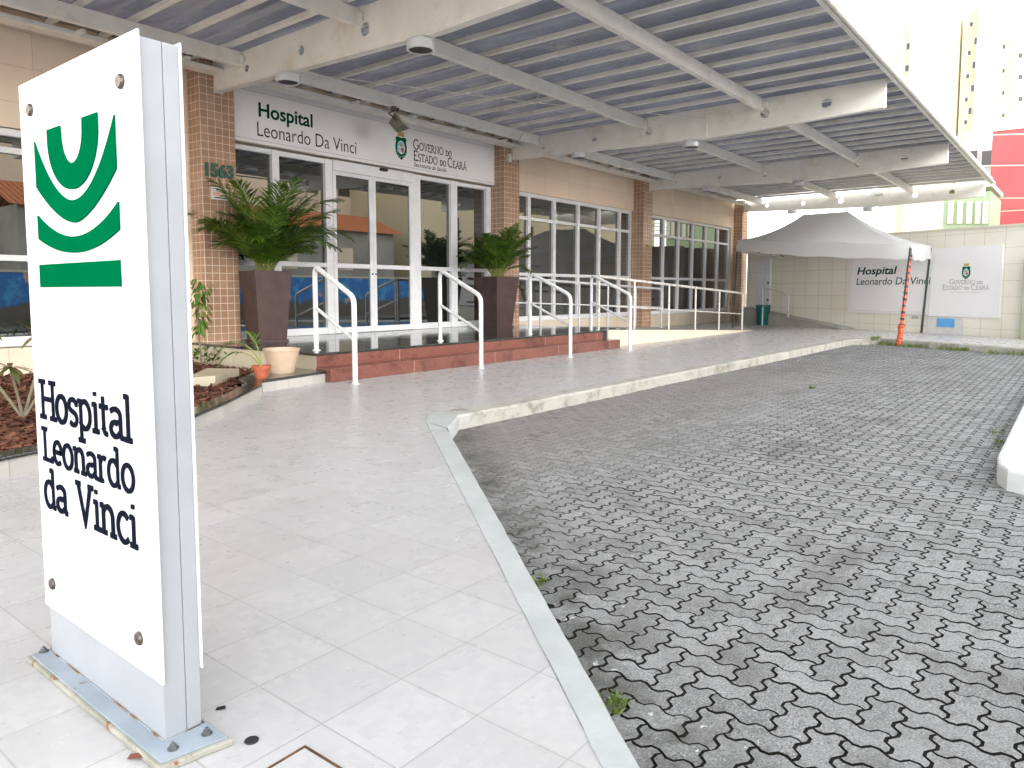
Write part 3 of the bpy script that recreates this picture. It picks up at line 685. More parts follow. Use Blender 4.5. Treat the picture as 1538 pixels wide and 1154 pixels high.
pl = thing('door_plate', (18.29, 9.745, 2.3), 'tiny pale plate on the middle brown pillar between the windows', 'sign')
MB().box(18.22, 18.37, 9.737, 9.7475, 2.26, 2.36).build('plate', 'gold', pl)
MB().box(18.245, 18.345, 9.7355, 9.7369, 2.295, 2.325).build('text_line', 'ink_black', pl)

# ================================================================== CANOPY
cp = thing('entrance_canopy', (12, 9.75, 3.8), 'white steel entrance canopy with smoked roof sheets over the driveway', 'canopy')
GX = (-1.0, 5.55, 12.25, 18.35, 25.35)
hY = (8.93, 7.72, 6.53, 4.39, 3.42)
def girder(x):
    fr = frame((x, 0, 0), (0, -1, 0), (0, 0, 1))     # web faces -X
    ol = [(-9.745,3.86),(-9.745,4.235),(-2.60,4.235),(-2.60,3.83),(-5.42,3.735)]
    outs = [ol]
    for i, y in enumerate(hY):
        zc = 4.02 - .03*math.sin((9.7-y)/7*3.1); r = (.052, .06, .078, .08, .075)[i]
        outs.append([(-y+r*math.cos(a), zc+r*math.sin(a)) for a in np.linspace(0, 2*math.pi, 22, endpoint=False)])
    wb = plate('girder', outs, .012, fr, 'steel_white', cp)
    mb = MB()
    def fl(p, q, z_up):
        a = Vector(fr(*p, 0)); b = Vector(fr(*q, 0)); 
        mb.hexa([(x, a.y, a.z), (x+.11, a.y, a.z), (x+.11, b.y, b.z), (x, b.y, b.z)], [(x, a.y, a.z+z_up), (x+.11, a.y, a.z+z_up), (x+.11, b.y, b.z+z_up), (x, b.y, b.z+z_up)])
    fl((-9.745,3.846), (-5.42,3.721), .0135); fl((-5.42,3.721), (-2.60,3.816), .0135); fl((-9.745,4.236), (-2.60,4.236), .014)
    mb.box(x-.022, x+.002, 5.40, 5.425, 3.74, 4.23); mb.box(x-.008, x+.11, 2.582, 2.597, 3.83, 4.25); mb.box(x-.015, x+.12, 9.748, 9.766, 3.83, 4.27)
    mb.box(x-.06, x-.0125, 5.27, 5.52, 4.10, 4.231)
    mb.build('flange', 'steel_white', wb)
for x in GX: girder(x)
for i in range(len(GX)-1):
    a, b = GX[i]+.113, GX[i+1]-.016
    for y in (4.42, 6.62, 9.02):
        mb = MB(); mb.box(a, b, y-.008, y+.008, 4.045, 4.228); mb.box(a, b, y+.008, y+.075, 4.045, 4.057); mb.box(a, b, y+.008, y+.07, 4.216, 4.228)
        mb.box(a+.0, a+.05, y-.075, y-.0085, 4.08, 4.17); mb.box(b-.05, b, y-.075, y-.0085, 4.08, 4.17)
        mb.build('longitudinal_beam', 'steel_white', cp, bevel=.002)
    mb = MB(); mb.box(a, b, 9.50, 9.72, 4.05, 4.062); mb.box(a, b, 9.72, 9.732, 4.05, 4.16); mb.box(a, b, 9.4905, 9.4995, 4.05, 4.10)
    for q in np.arange(a+.8, b, 1.25): mb.box(q, q+.05, 9.30, 9.4902, 4.055, 4.09)
    mb.build('wall_channel', 'steel_white', cp)
px = [7.159+.5975*i for i in range(-14, 31)]
for i, x in enumerate(px):
    mb = MB(); mb.box(x-.028, x+.028, 2.50, 10.05, 4.2515, 4.317); mb.build('purlin', 'steel_white', cp, bevel=.006)
sh = MB()
for i in range(len(px)-1):
    a, b = px[i]-.02, px[i+1]-.022; n = 14; V = []; Fc = []
    for q in range(n+1):
        y = 2.5+7.54*q/n
        for r_, u in enumerate((0, .5, 1)): V.append((a+(b-a)*u, y, 4.320+(.012 if r_ == 1 else 0)+.003*math.sin(y*2.2+i*1.7)))
    for q in range(n):
        for r_ in range(2): Fc.append((q*3+r_, q*3+r_+1, q*3+4+r_, q*3+3+r_))
    sh.add(V, Fc)
o = sh.build('roof_sheet', 'sheet', cp, smooth=True); so = o.modifiers.new("solid", 'SOLIDIFY'); so.thickness = .006; so.offset = 1
MB().box(-1.2, 25.6, 9.98, 10.0575, 4.336, 4.42).build('light_seal_strip', 'steel_white', cp)  # added strip, shuts out sky light leaking between roof sheets and wall
mb = MB(); mb.box(-1.2, 25.6, 2.432, 2.486, 4.18, 4.36); mb.tube([(-1.2, 2.395, 4.215), (25.62, 2.395, 4.215)], .036, 12)
mb.build('edge_gutter', 'steel_white', cp)
# lamps under the girders
def lamp(loc, label):
    t = thing('ceiling_light', loc, label, 'light', 'round lamps under the canopy girders')
    x, y, z = loc
    mb = MB(); mb.lathe([(.04,.06),(.145,.055),(.15,.045),(.15,-.045),(.142,-.05),(.130,-.05),(.128,-.035),(.02,-.030)], loc, 30); mb.build('housing', 'rail_white', t, smooth=True)
    MB().lathe([(.10,-.041),(.122,-.041),(.122,-.034),(.10,-.034)], loc, 24).build('reflector_ring', 'dark_metal', t)
    MB().lathe([(.0005,-.0365),(.122,-.0365),(.122,-.032),(.0005,-.032)], loc, 24).build('diffuser', 'totem_grey', t)
    return t
l0 = lamp((5.60, 8.1, 3.735), 'round white lamp under the girder at the first brown pillar, nearest the sign board')
for (x, y, z, lb) in ((5.62, 5.73, 3.66, 'round white lamp mid-way along the nearest girder, largest of the canopy lamps'),
                  (12.28, 8.1, 3.735, 'round white lamp beside the wall on the girder of the second pillar'),
                  (12.30, 5.73, 3.66, 'round white lamp mid-way along the girder of the second pillar'),
                  (18.40, 8.1, 3.735, 'round white lamp beside the wall on the girder of the third pillar'),
                  (18.40, 5.73, 3.66, 'round white lamp mid-way along the girder of the third pillar'),
                  (25.40, 8.1, 3.735, 'small distant lamp near the wall on the end girder above the tent'),
                  (25.40, 5.73, 3.66, 'small distant lamp mid-way along the end girder above the tent')):
    c = copy_tree(l0); c.location = (x, y, z); c['label'] = lb
# floodlight
fl = thing('floodlight', (8.33, 9.0, 4.04), 'old grey floodlight hung tilted from the canopy above the sign board', 'floodlight')
cxf, cyf, czf = 8.33, 9.02, 3.80
A = Matrix.Translation((cxf, cyf, czf)) @ Matrix.Rotation(R(35), 4, 'Z') @ Matrix.Rotation(R(-38), 4, 'X')
tr = lambda L: [tuple(A @ Vector(p)) for p in L]
MB().hexa(tr([(-.10,.12,-.08),(.10,.12,-.08),(.10,.12,.08),(-.10,.12,.08)]), tr([(-.16,-.06,-.13),(.16,-.06,-.13),(.16,-.06,.13),(-.16,-.06,.13)])).build('housing', 'flood', fl, bevel=.012)
MB().hexa(tr([(-.16,-.0605,-.13),(.16,-.0605,-.13),(.16,-.0605,.13),(-.16,-.0605,.13)]), tr([(-.165,-.085,-.135),(.165,-.085,-.135),(.165,-.085,.135),(-.165,-.085,.135)])).build('lens', 'lens', fl, bevel=.006)
MB().tube(tr([(-.18,0,0),(-.18,.02,.17)])+[(cxf, cyf, 4.04)]+tr([(.18,.02,.17),(.18,0,0)]), .010, 8).build('bracket', 'dark_metal', fl)
MB().cyl((cxf-.1, cyf, 3.98), (cxf-.1, cyf, 4.045), .05, n=14).build('junction_box', 'flood', fl)
# thin cables
def cable(path, r, label, mat='wire', group=None):
    return tag(MB().tube(path, r, 6).build('cable', mat, None, True, origin=path[0]), label, 'cable', group)
cable([(5.62,7.98,3.80),(8.8,6.6,3.84),(12.2,5.42,4.05)], .006, 'thin white cable slung between the lamps of two canopy girders')
cable([(8.95,6.62,4.05),(10.4,7.9,4.00),(12.05,9.60,4.02),(12.12,9.70,3.86)], .006, 'thin cable dropping from a canopy beam to the second pillar')
cb = tag(MB().box(12.03, 12.12, 9.67, 9.748, 3.76, 3.93).build('junction_box', 'pale_grey', None, origin=(12.07,9.74,3.76), bevel=.006), 'small pale junction box at the top of the second pillar', 'box')

# ================================================================== STEPS, PLATFORM, RAMP
st = thing('entrance_steps', (8.4, 8.4, 0), 'entrance platform with polished black top and red granite steps', 'steps')
MB().box(5.22, 11.62, 7.105, 10.1, 0, .293).build('platform', 'side_tile', st)
MB().box(5.20, 11.63, 7.085, 10.1, .294, .325).build('platform_top', 'black_granite', st, bevel=.006)
MB().box(5.215, 11.615, 7.093, 7.104, .160, .293).build('riser', 'red_granite', st)
MB().box(5.20, 11.78, 6.82, 7.104, 0, .159).build('step', 'red_granite', st, bevel=.005)
MB().box(11.631, 12.49, 7.11, 10.08, 0, .324).build('landing', 'black_granite', st)
rp = thing('access_ramp', (15.5, 8.5, 0), 'long cream sided access ramp falling away from the entrance platform', 'ramp')
x0, x1 = 12.4901, 19.1
def rz(x): return max(.006, .324 - (x-11.7)/(19.1-11.7)*.318)
MB().hexa([(x0,7.22,0),(x1,7.22,0),(x1,10.088,0),(x0,10.088,0)], [(x0,7.22,rz(x0)),(x1,7.22,rz(x1)),(x1,10.088,rz(x1)),(x0,10.088,rz(x0))]).build('ramp_surface', 'concrete', rp)
MB().hexa([(11.785,7.08,0),(19.2,7.08,0),(19.2,7.219,0),(11.785,7.219,0)], [(11.785,7.08,.328),(19.2,7.08,.012),(19.2,7.219,.012),(11.785,7.219,.328)]).build('side_wall', 'sillwall', rp)
# handrails on the steps
def arcpts(c, a, b, n=5):   # rounded corner between points a-c-b
    a, b, c = Vector(a), Vector(b), Vector(c); return [tuple((a*(1-t)**2 + c*2*t*(1-t) + b*t*t)) for t in [i/n for i in range(n+1)]]
def handrail(x, dx, label):
    t = thing('handrail', (x, 7.0, 0), label, 'handrail', 'white handrails on the entrance steps')
    yU, yL, zU, zL = 7.44, 6.50, 1.365, .985
    U0, L0 = (x, yU, .325), (x-dx, yL, 0); U1, L1 = (x, yU, zU), (x-dx, yL, zL)
    d = (Vector(L1)-Vector(U1)).normalized()
    path = [U0] + arcpts(U1, (x, yU, zU-.13), tuple(Vector(U1)+d*.13), 6) + arcpts(L1, tuple(Vector(L1)-d*.1), (x-dx, yL, zL-.1), 6) + [L0]
    MB().tube(path, .030, 14).build('rail', 'rail_white', t, True)
    MB().tube([(x, yU, .855), (x-dx, yL, .50)], .020, 12).build('brace', 'rail_white', t, True)
    mb = MB(); mb.cyl((x, yU, .3255), (x, yU, .334), .05, n=18); mb.cyl((x-dx, yL, .0005), (x-dx, yL, .009), .05, n=18); mb.build('foot_plate', 'rail_white', t)
    return t
h0 = handrail(5.46, .17, 'white tube handrail at the left end of the entrance steps, nearest the left planter')
for x, lb in ((7.64, 'white tube handrail in front of the closed sliding doors, second from the left'),
              (9.82, 'white tube handrail in front of the right planter, third from the left'),
              (11.75, 'white tube handrail at the right end of the steps by the ramp')):
    c = copy_tree(h0); c.location = (x, 7.0, 0); c['label'] = lb
# ramp rails
t = thing('ramp_railing', (15.4, 7.3, 0), 'long stainless steel railing along the open edge of the ramp', 'railing')
rt_ = lambda x: 1.336 - (x-11.8)*(.335/7.2)
MB().tube([(11.78,7.3,rt_(11.78))]+arcpts((19.05,7.3,rt_(19.05)), (18.93,7.3,rt_(18.93)), (19.05,7.3,rt_(19.05)-.12), 5)+[(19.05,7.3,.005)], .028, 12).build('top_rail', 'stainless', t, True)
MB().tube([(11.78,7.3,rt_(11.78)-.55),(19.05,7.3,rt_(19.05)-.55)], .015, 10).build('mid_rail', 'stainless', t, True)
for x in (11.80, 13.16, 14.72, 16.10, 17.50): MB().tube([(x,7.3,rz(x)), (x,7.3,rt_(x)-.02)], .022, 12).build('post', 'stainless', t, True)
t = thing('ramp_railing', (15.4, 9.5, 0), 'white two bar railing on the ramp in front of the windows', 'railing')
r2 = lambda x: 1.335 - (x-12.0)*(.215/6.7)
MB().tube([(12.0,9.5,r2(12.0))]+arcpts((18.68,9.5,r2(18.68)), (18.55,9.5,r2(18.55)), (18.68,9.5,r2(18.68)-.13), 5)+[(18.68,9.5,rz(18.68))], .030, 12).build('top_rail', 'rail_white', t, True)
MB().tube([(12.0,9.5,r2(12.0)-.52),(18.68,9.5,r2(18.68)-.52)], .018, 10).build('mid_rail', 'rail_white', t, True)
for x in (12.92, 14.47, 15.78, 17.2): MB().tube([(x,9.5,rz(x)), (x,9.5,r2(x)-.02)], .024, 12).build('post', 'rail_white', t, True)

# ================================================================== FLOWER BED (left)
fb = thing('flower_bed', (2.5, 6.5, 0), 'raised flower bed with white tiled kerb and black granite coping', 'flower bed')
bo = [(-6,3.1),(-2,3.75),(1.32,4.72),(2.10,4.93),(2.62,5.14),(3.2,5.63),(4.03,6.41)]
def off_path(P, d):
    out = []
    for i, p in enumerate(P):
        a = Vector(P[max(0,i-1)]); b = Vector(P[min(len(P)-1,i+1)]); t_ = (b-a).normalized(); n_ = Vector((-t_.y, t_.x)); out.append((p[0]+n_.x*d, p[1]+n_.y*d))
    return out
def wall_path(mb, P, d0, d1, z0, z1):
    A_ = off_path(P, d0); B_ = off_path(P, d1); n = len(P)
    V = [(x,y,z0) for x,y in A_]+[(x,y,z1) for x,y in A_]+[(x,y,z0) for x,y in B_]+[(x,y,z1) for x,y in B_]; F_ = []
    for i in range(n-1): F_ += [(i,i+1,n+i+1,n+i), (2*n+i+1,2*n+i,3*n+i,3*n+i+1), (n+i,n+i+1,3*n+i+1,3*n+i), (i+1,i,2*n+i,2*n+i+1)]
    F_ += [(0,n,3*n,2*n), (n-1,3*n-1,4*n-1,2*n-1)]
    mb.add(V, F_)
mb = MB(); wall_path(mb, bo, 0, .10, 0, .104); mb.build('kerb_tile', 'border_tile', fb)
mb = MB(); wall_path(mb, bo, -.018, .15, .105, .13); mb.build('coping', 'black_granite', fb, bevel=.010)
lo_ = [(4.03,6.411),(4.24,6.70),(5.195,6.90),(5.195,7.75),(4.75,7.6),(4.15,7.0),(3.93,6.49)]
MB().prism([(4.06,6.44),(4.25,6.715),(5.19,6.915),(5.19,7.7),(4.75,7.55),(4.15,6.95),(3.97,6.5)], 0, .100).build('ledge', 'border_tile', fb)
MB().prism(lo_, .101, .131).build('ledge_top', 'black_granite', fb, bevel=.008)
MB().prism([(3.75,7.35),(4.05,7.30),(4.6,7.75),(4.4,8.1)], 0, .15).build('inner_step', 'side_tile', fb)
# mulch
mb = MB()
bi = off_path(bo, .12)
def inside_bed(x, y):
    if y > 10.0 or x > 5.15 or (x > 4.0 and y < 7.2): return False
    for a, b in zip(bi[:-1], bi[1:]):
        if a[0] <= x <= b[0]: return y > a[1] + (b[1]-a[1])*(x-a[0])/(b[0]-a[0]) + .02
    return x > 4.0
gx = np.arange(-1.0, 5.2, .14); gy = np.arange(4.0, 10.1, .14)
for x in gx:
    for y in gy:
        if inside_bed(x, y) and inside_bed(x+.14, y) :
            z = lambda a, b: .055 + .018*math.sin(a*5)*math.sin(b*4.1)
            mb.add([(x,y,z(x,y)),(x+.14,y,z(x+.14,y)),(x+.14,y+.14,z(x+.14,y+.14)),(x,y+.14,z(x,y+.14))], [(0,1,2,3)])
cnt = 0
while cnt < 9000:
    x, y = random.uniform(.2, 5.1), random.uniform(4.6, 9.9)
    if not inside_bed(x, y): continue
    cnt += 1; zz = .06 + .018*math.sin(x*5)*math.sin(y*4.1) + random.uniform(0, .02)
    a = random.uniform(0, 6.28); l_, w_ = random.uniform(.015,.05), random.uniform(.008,.018); t1, t2 = random.uniform(-.6,.6), random.uniform(-.8,.8)
    u = Vector((math.cos(a)*math.cos(t1), math.sin(a)*math.cos(t1), math.sin(t1))); v = Vector((-math.sin(a)*math.cos(t2), math.cos(a)*math.cos(t2), math.sin(t2))); c = Vector((x,y,zz))
    mb.add([c-u*l_-v*w_, c+u*l_-v*w_*.6, c+u*l_*.8+v*w_, c-u*l_+v*w_*.7], [(0,1,2,3)])
tag(mb.build('mulch', 'mulch'), kind='stuff')

# ================================================================== PLANTS
def leaf_blade(mb, p, d, up, L, w, droop, seg=4, fold=.0):
    """one narrow leaf of seg quads, from p along d, drooping"""
    d = Vector(d).normalized(); side = d.cross(Vector(up)); side = side.normalized() if side.length > 1e-4 else Vector((1,0,0))
    V = []; p = Vector(p); q = p.copy(); dd = d.copy()
    for i in range(seg+1):
        t = i/seg; ww = w*(math.sin(math.pi*min(1, .12+.88*t)) if t < 1 else .02); V += [q - side*ww, q + side*ww]
        dd = (dd + Vector((0,0,-droop/seg))).normalized(); q = q + dd*(L/seg)
    mb.add(V, [(2*i, 2*i+1, 2*i+3, 2*i+2) for i in range(seg)])
def frond(mbl, mbs, base, az, L, lift, droop, n=34, ll=.30, bare=.28, r=.008):
    d = Vector((math.cos(az)*math.cos(lift), math.sin(az)*math.cos(lift), math.sin(lift))); p = Vector(base); pts = []; N_ = 24
    for i in range(N_+1):
        pts.append((p.copy(), d.copy())); d = (d + Vector((math.cos(az)*.02, math.sin(az)*.02, -droop/N_*(.4+1.4*i/N_)))).normalized(); p = p + d*(L/N_)
    mbs.tube([tuple(a) for a, _ in pts], [r*(1-.8*i/N_) for i in range(N_+1)], 5)
    for i in range(n):
        t = bare + (1-bare)*i/(n-1); f = t*N_; k = min(N_-1, int(f)); q = pts[k][0].lerp(pts[k+1][0], f-k); dd = pts[k][1]
        sd = dd.cross(Vector((0,0,1))); sd = sd.normalized() if sd.length > 1e-3 else Vector((math.sin(az), -math.cos(az), 0)); nn = sd.cross(dd)
        lw = ll*(math.sin(math.pi*min(1,(.16+.80*(i/(n-1)))))**.6)*random.uniform(.85,1.1)
        for s_ in (-1, 1):
            ang = R(random.uniform(32, 48)); v = dd*math.cos(ang) + sd*s_*math.sin(ang) + nn*random.uniform(.05,.42)
            leaf_blade(mbl, q, v, nn + sd*s_*.25, lw, .0105*(1 if ll > .2 else .7), random.uniform(.35,.95), 4)
def palm(name, loc, label, fronds, group=None, stems=6, ll=.30):
    t = thing(name, loc, label, 'palm', group); ml, ms = MB(), MB()
    for (az, L, lift, droop) in fronds:
        b = Vector(loc) + Vector((math.cos(az)*random.uniform(.02,.10), math.sin(az)*random.uniform(.02,.10), 0))
        frond(ml, ms, b, az, L, lift, droop, n=int(30+L*8), ll=ll)
    ms.build('stem', 'palm_stem', t, True); ml.build('foliage', 'palm', t); return t
def pot(loc, h, wt, wb, label, rot):
    t = thing('planter_pot', loc, label, 'planter', 'tall brown planters by the doors'); x, y, z = loc
    def ring(w_, zz): return [(x+math.cos(rot+R(45+90*i))*w_/math.sqrt(2), y+math.sin(rot+R(45+90*i))*w_/math.sqrt(2), zz) for i in range(4)]
    mb = MB(); rs = [ring(wb, z+.03), ring(wt, z+h), ring(wt-.07, z+h), ring(wt-.09, z+h-.06)]
    V = [p for r_ in rs for p in r_]; F_ = [(3,2,1,0)]
    for k_ in range(3):
        for i in range(4): F_.append((k_*4+i, k_*4+(i+1)%4, k_*4+4+(i+1)%4, k_*4+4+i))
    mb.add(V, F_); mb.build('body', 'brown_pot', t, bevel=.006)
    mb = MB(); r_ = ring(wt-.10, z+h-.05); mb.add(r_, [(0,1,2,3)]); mb.build('soil', 'soil', t)
    mb = MB(); a, b = ring(wb+.04, z), ring(wb+.04, z+.029); mb.hexa(a, b); mb.build('base', 'brown_pot', t)
    return t
pot((6.05, 9.42, .3255), 1.02, .56, .42, 'tall tapered brown planter standing beside the first pillar', R(-8))
pot((11.30, 9.40, .3255), 1.02, .64, .44, 'tall tapered brown planter standing in front of the second pillar', R(-6))
A_ = []
for i in range(40):
    az = i*2.399 + random.uniform(-.2,.2); A_.append((az, random.uniform(.6,1.65), R(random.uniform(52,89)), random.uniform(.3,1.5)))
A_ += [(R(-25), 1.55, R(66), 1.75), (R(-60), 1.25, R(66), 1.5), (R(195), 1.3, R(68), 1.6), (R(230), 1.2, R(64), 1.6), (R(-12), 1.35, R(60), 1.6), (R(160), 1.1, R(70), 1.3)]
palm('areca_palm', (6.05, 9.42, 1.30), 'bushy areca palm in the planter beside the first pillar, long fronds over the doors', A_, 'areca palms by the doors', ll=.34)
A_ = []
for i in range(34):
    az = i*2.399 + random.uniform(-.2,.2); A_.append((az, random.uniform(.7,1.22), R(random.uniform(58,88)), random.uniform(.4,1.2)))
A_ += [(R(-15), 1.0, R(50), 1.7), (R(170), 1.0, R(55), 1.6), (R(-30), .75, R(10), 2.6)]
palm('areca_palm', (11.30, 9.40, 1.30), 'smaller upright areca palm in the planter before the second pillar', A_, 'areca palms by the doors', ll=.29)
# small pots on the ledge
t = thing('flower_pot', (4.33, 6.86, .1315), 'small terracotta pot with a palm seedling on the black ledge', 'pot')
MB().lathe([(.062,0),(.085,.10),(.098,.10),(.10,.135),(.088,.135),(.080,.11),(.002,.11)], (4.33,6.86,.1315), 24).build('body', 'terracotta', t, True)
MB().lathe([(.001,.112),(.078,.112)], (4.33,6.86,.1315), 16, cap=False).build('soil', 'soil', t)
t = thing('palm_seedling', (4.33, 6.86, .24), 'young palm seedling leaning left out of the terracotta pot', 'plant')
ml, ms = MB(), MB()
frond(ml, ms, (4.33,6.86,.24), R(140), .62, R(76), 2.9, n=14, ll=.17, bare=.45, r=.009); frond(ml, ms, (4.33,6.86,.24), R(100), .42, R(86), .8, n=8, ll=.13, bare=.5, r=.009)
frond(ml, ms, (4.33,6.86,.24), R(165), .55, R(62), 2.4, n=12, ll=.16, bare=.45, r=.007)
ms.build('stem', 'palm_stem', t, True); ml.build('foliage', 'palm', t)
t = thing('flower_pot', (4.78, 7.16, .1315), 'empty ribbed beige plant tub on the black ledge', 'pot')
prof = [(.135,0)]
for i in range(12): prof += [(.138+.0045*i, .012+.019*i), (.142+.0045*i, .022+.019*i)]
prof += [(.195,.250),(.205,.252),(.205,.275),(.186,.275),(.178,.24),(.002,.235)]
MB().lathe(prof, (4.78,7.16,.1315), 32).build('body', 'beige_pot', t, True)
MB().lathe([(.001,.237),(.177,.237)], (4.78,7.16,.1315), 20, cap=False).build('soil', 'soil', t)
# shrubs in the bed
def shrub(loc, label, stems, seed):
    random.seed(seed); t = thing('frangipani_shrub', loc, label, 'shrub', 'bare stemmed shrubs in the mulch'); ms, ml = MB(), MB(); b = Vector(loc)
    for (dx, dy, h) in stems:
        p1 = b + Vector((dx*.55+random.uniform(-.03,.03), dy*.5, h*.5)); p2 = b + Vector((dx, dy, h))
        ms.tube([tuple(b), tuple(p1), tuple(p2)], [.013, .011, .008], 7)
        for i in range(13):
            a = i*2.4; e = random.uniform(-.2, .9); leaf_blade(ml, p2, (math.cos(a)*math.cos(e), math.sin(a)*math.cos(e), math.sin(e)), (0,0,1), random.uniform(.12,.24), .022, random.uniform(.5,1.2), 4)
    ms.build('stem', 'trunk', t, True); ml.build('foliage', 'shrub_leaf', t); random.seed(seed+50)
shrub((2.02,6.55,.05), 'thin stemmed shrub with tufted leaves in the mulch at the left edge', [(-.25,.18,.62),(.12,-.04,.66),(.28,.0,.55),(-.1,-.1,.42)], 3)
shrub((1.30,7.2,.05), 'thin stemmed shrub with long reddish leaves nearest the left picture edge', [(.35,-.1,.85),(.62,-.25,.72),(.15,-.2,.55)], 9)
shrub((2.55,7.25,.05), 'thin bare stemmed shrub partly behind the white totem', [(.1,-.1,.7),(-.12,-.05,.55),(.3,.05,.6)], 12)
t = thing('trailing_plant', (4.95, 9.2, .05), 'light green trailing plant against the side of the first pillar', 'plant'); ml, ms = MB(), MB()
ms.tube([(4.95,9.25,.05),(4.90,9.22,.6),(4.93,9.2,1.15)], [.012,.01,.006], 6)
for i in range(130):
    z = random.uniform(.52,1.22); a = random.uniform(0,6.28); rr = random.uniform(.02,.17)*(1 if z > .8 else .6); leaf_blade(ml, (4.93+rr*math.cos(a), 9.2+rr*math.sin(a), z), (math.cos(a), math.sin(a), -.6), (0,0,1), random.uniform(.06,.12), .022, 1.4, 3)
ms.build('stem', 'trunk', t, True); ml.build('foliage', 'vine', t)
t = thing('trailing_plant', (5.0, 9.4, .2), 'low dark creeper at the foot of the first pillar', 'plant'); ml = MB()
for i in range(110):
    x, y = random.uniform(4.55,5.28), random.uniform(9.1,9.7); a = random.uniform(0,6.28); leaf_blade(ml, (x, y, random.uniform(.14,.30)), (math.cos(a), math.sin(a), random.uniform(-.4,.5)), (0,0,1), random.uniform(.06,.12), .022, 1, 3)
ml.build('foliage', 'palm', t)
def grass(spots, n, h):
    mb = MB()
    for (x, y, z, rx, ry) in spots:
        for i in range(n):
            a = random.uniform(0,6.28); q = math.sqrt(random.random()); leaf_blade(mb, (x+rx*q*math.cos(a), y+ry*q*math.sin(a), z), (random.uniform(-.5,.5), random.uniform(-.5,.5), 1), (math.cos(a*3), math.sin(a*3), .1), h*random.uniform(.5,1.2), .004, .8, 3)
    return mb
mb = grass([(17.45,3.46,-.12,.32,.18),(17.65,3.72,-.03,.3,.08),(17.1,2.9,-.12,.12,.3),(16.7,2.1,-.12,.1,.3),(16.2,1.1,-.12,.1,.5)], 170, .11); 
g2 = grass([(1.70,1.00,-.125,.05,.035),(1.44,.76,-.125,.02,.02),(7.2,.55,-.125,.28,.05),(6.6,.50,-.125,.2,.03),(2.24,1.68,-.125,.09,.03),(9.1,2.6,-.125,.05,.03)], 46, .045)
mb.add(g2.v, g2.f); tag(mb.build('grass', 'grass'), kind='stuff')

# ================================================================== TOTEM
tt = thing('totem_sign', (.795, 1.95, 0), 'tall white totem sign with a green emblem on a grey metal post', 'sign')
MB().box(.744, .796, 1.612, 2.283, .021, 1.593).build('post', 'totem_grey', tt, bevel=.002)
MB().box(.7972, .832, 1.6122, 2.2828, .021, 1.593).build('post', 'totem_grey', tt, bevel=.002)
MB().box(.738, .7437, 1.600, 2.293, .160, 1.603).build('front_panel', 'acrylic', tt, bevel=.001)
MB().box(.8323, .837, 1.605, 2.293, .160, 1.599).build('back_panel', 'acrylic', tt, bevel=.001)
FT = frame((.738, 1.955, 0), (0, -1, 0), (0, 0, 1))
for y, z in ((2.214,1.527),(1.681,1.507),(2.229,.236),(1.705,.240)):
    MB().lathe([(.0005,.009),(.010,.0085),(.0155,.005),(.0165,0)], (0,0,0), 22)
    mb = MB(); n = 22
    for r_, o_ in ((.0165,0),(.0165,.004),(.013,.008),(.001,.0095)): mb.v += [FT(1.955-y+r_*math.cos(2*math.pi*j/n), z+r_*math.sin(2*math.pi*j/n), o_) for j in range(n)]
    for i in range(3):
        for j in range(n): mb.f.append((i*n+j, i*n+(j+1)%n, (i+1)*n+(j+1)%n, (i+1)*n+j))
    mb.build('bolt_cap', 'chrome', tt, True)
def cres(xo, yo0, yb_o, xi, yi0, yb_i, po=2.0, pi_=2.0, n=24):
    """band between an outer and an inner curve, symmetrical about x = 0"""
    o_ = [(xo*math.sin(t), yb_o + (yo0-yb_o)*(1-abs(math.cos(t))**(2/po))) for t in np.linspace(-math.pi/2, math.pi/2, n)]
    i_ = [(xi*math.sin(t), yb_i + (yi0-yb_i)*(1-abs(math.cos(t))**(2/pi_))) for t in np.linspace(math.pi/2, -math.pi/2, n)]
    return o_, i_
tt_ = np.linspace(-math.pi/2, math.pi/2, 30)
o_ = [(.150*math.sin(t), 1.432 - .133*math.cos(t)) for t in tt_]; i_ = [(.064*math.sin(t), 1.440 - .078*math.cos(t)) for t in tt_[::-1]]
parts = [[(-.150,1.460)] + o_ + [(.150,1.460),(.066,1.460)] + i_ + [(-.066,1.460)]]
o2 = [(x, 1.218 + .106*(abs(x)/.238)**1.65) for x in np.linspace(-.238, .238, 40)]
i2 = [(x, 1.273 + .169*(abs(x)/.238)**2.0) for x in np.linspace(.238, -.238, 40)]
parts.append(o2 + i2)
o3 = [(x, 1.145 + .044*(abs(x)/.241)**2) for x in np.linspace(-.241, .241, 24)]; i3 = [(x, 1.185 + .066*(abs(x)/.241)**2) for x in np.linspace(.241, -.241, 24)]
parts.append(o3 + i3); parts.append([(-.245,1.061),(.236,1.061),(.236,1.121),(-.245,1.121)])
for p in parts: plate('emblem', [p], .0035, FT, 'green', tt, .0005)
def ty(y): return 1.955-y
stroke_text('lettering', [('Hospital', 1)], FT, ty(2.246), ty(1.694), .705, .104, 'ink', tt, wt=.125, th=.003, z=.0005)
stroke_text('lettering', [('Leonardo', 1)], FT, ty(2.246), ty(1.690), .586, .092, 'ink', tt, wt=.125, th=.003, z=.0005)
stroke_text('lettering', [('da Vinci', 1)], FT, ty(2.254), ty(1.688), .457, .105, 'ink', tt, wt=.125, th=.003, z=.0005)
def rough_slab(P, z0, z1, jit, n=26):
    out = []
    for i in range(len(P)):
        p, q = Vector(P[i]), Vector(P[(i+1)%len(P)]); k = max(4, int((q-p).length/.03))
        for j in range(k): v = p.lerp(q, j/k); out.append((v.x+random.uniform(-jit,jit), v.y+random.uniform(-jit,jit)))
    return MB().prism(out, z0, z1)
rough_slab([(.694,1.533),(.850,1.506),(.858,2.309),(.690,2.320)], .0005, .0150, .0018).build('mortar_bed', 'mortar', tt, bevel=.003)
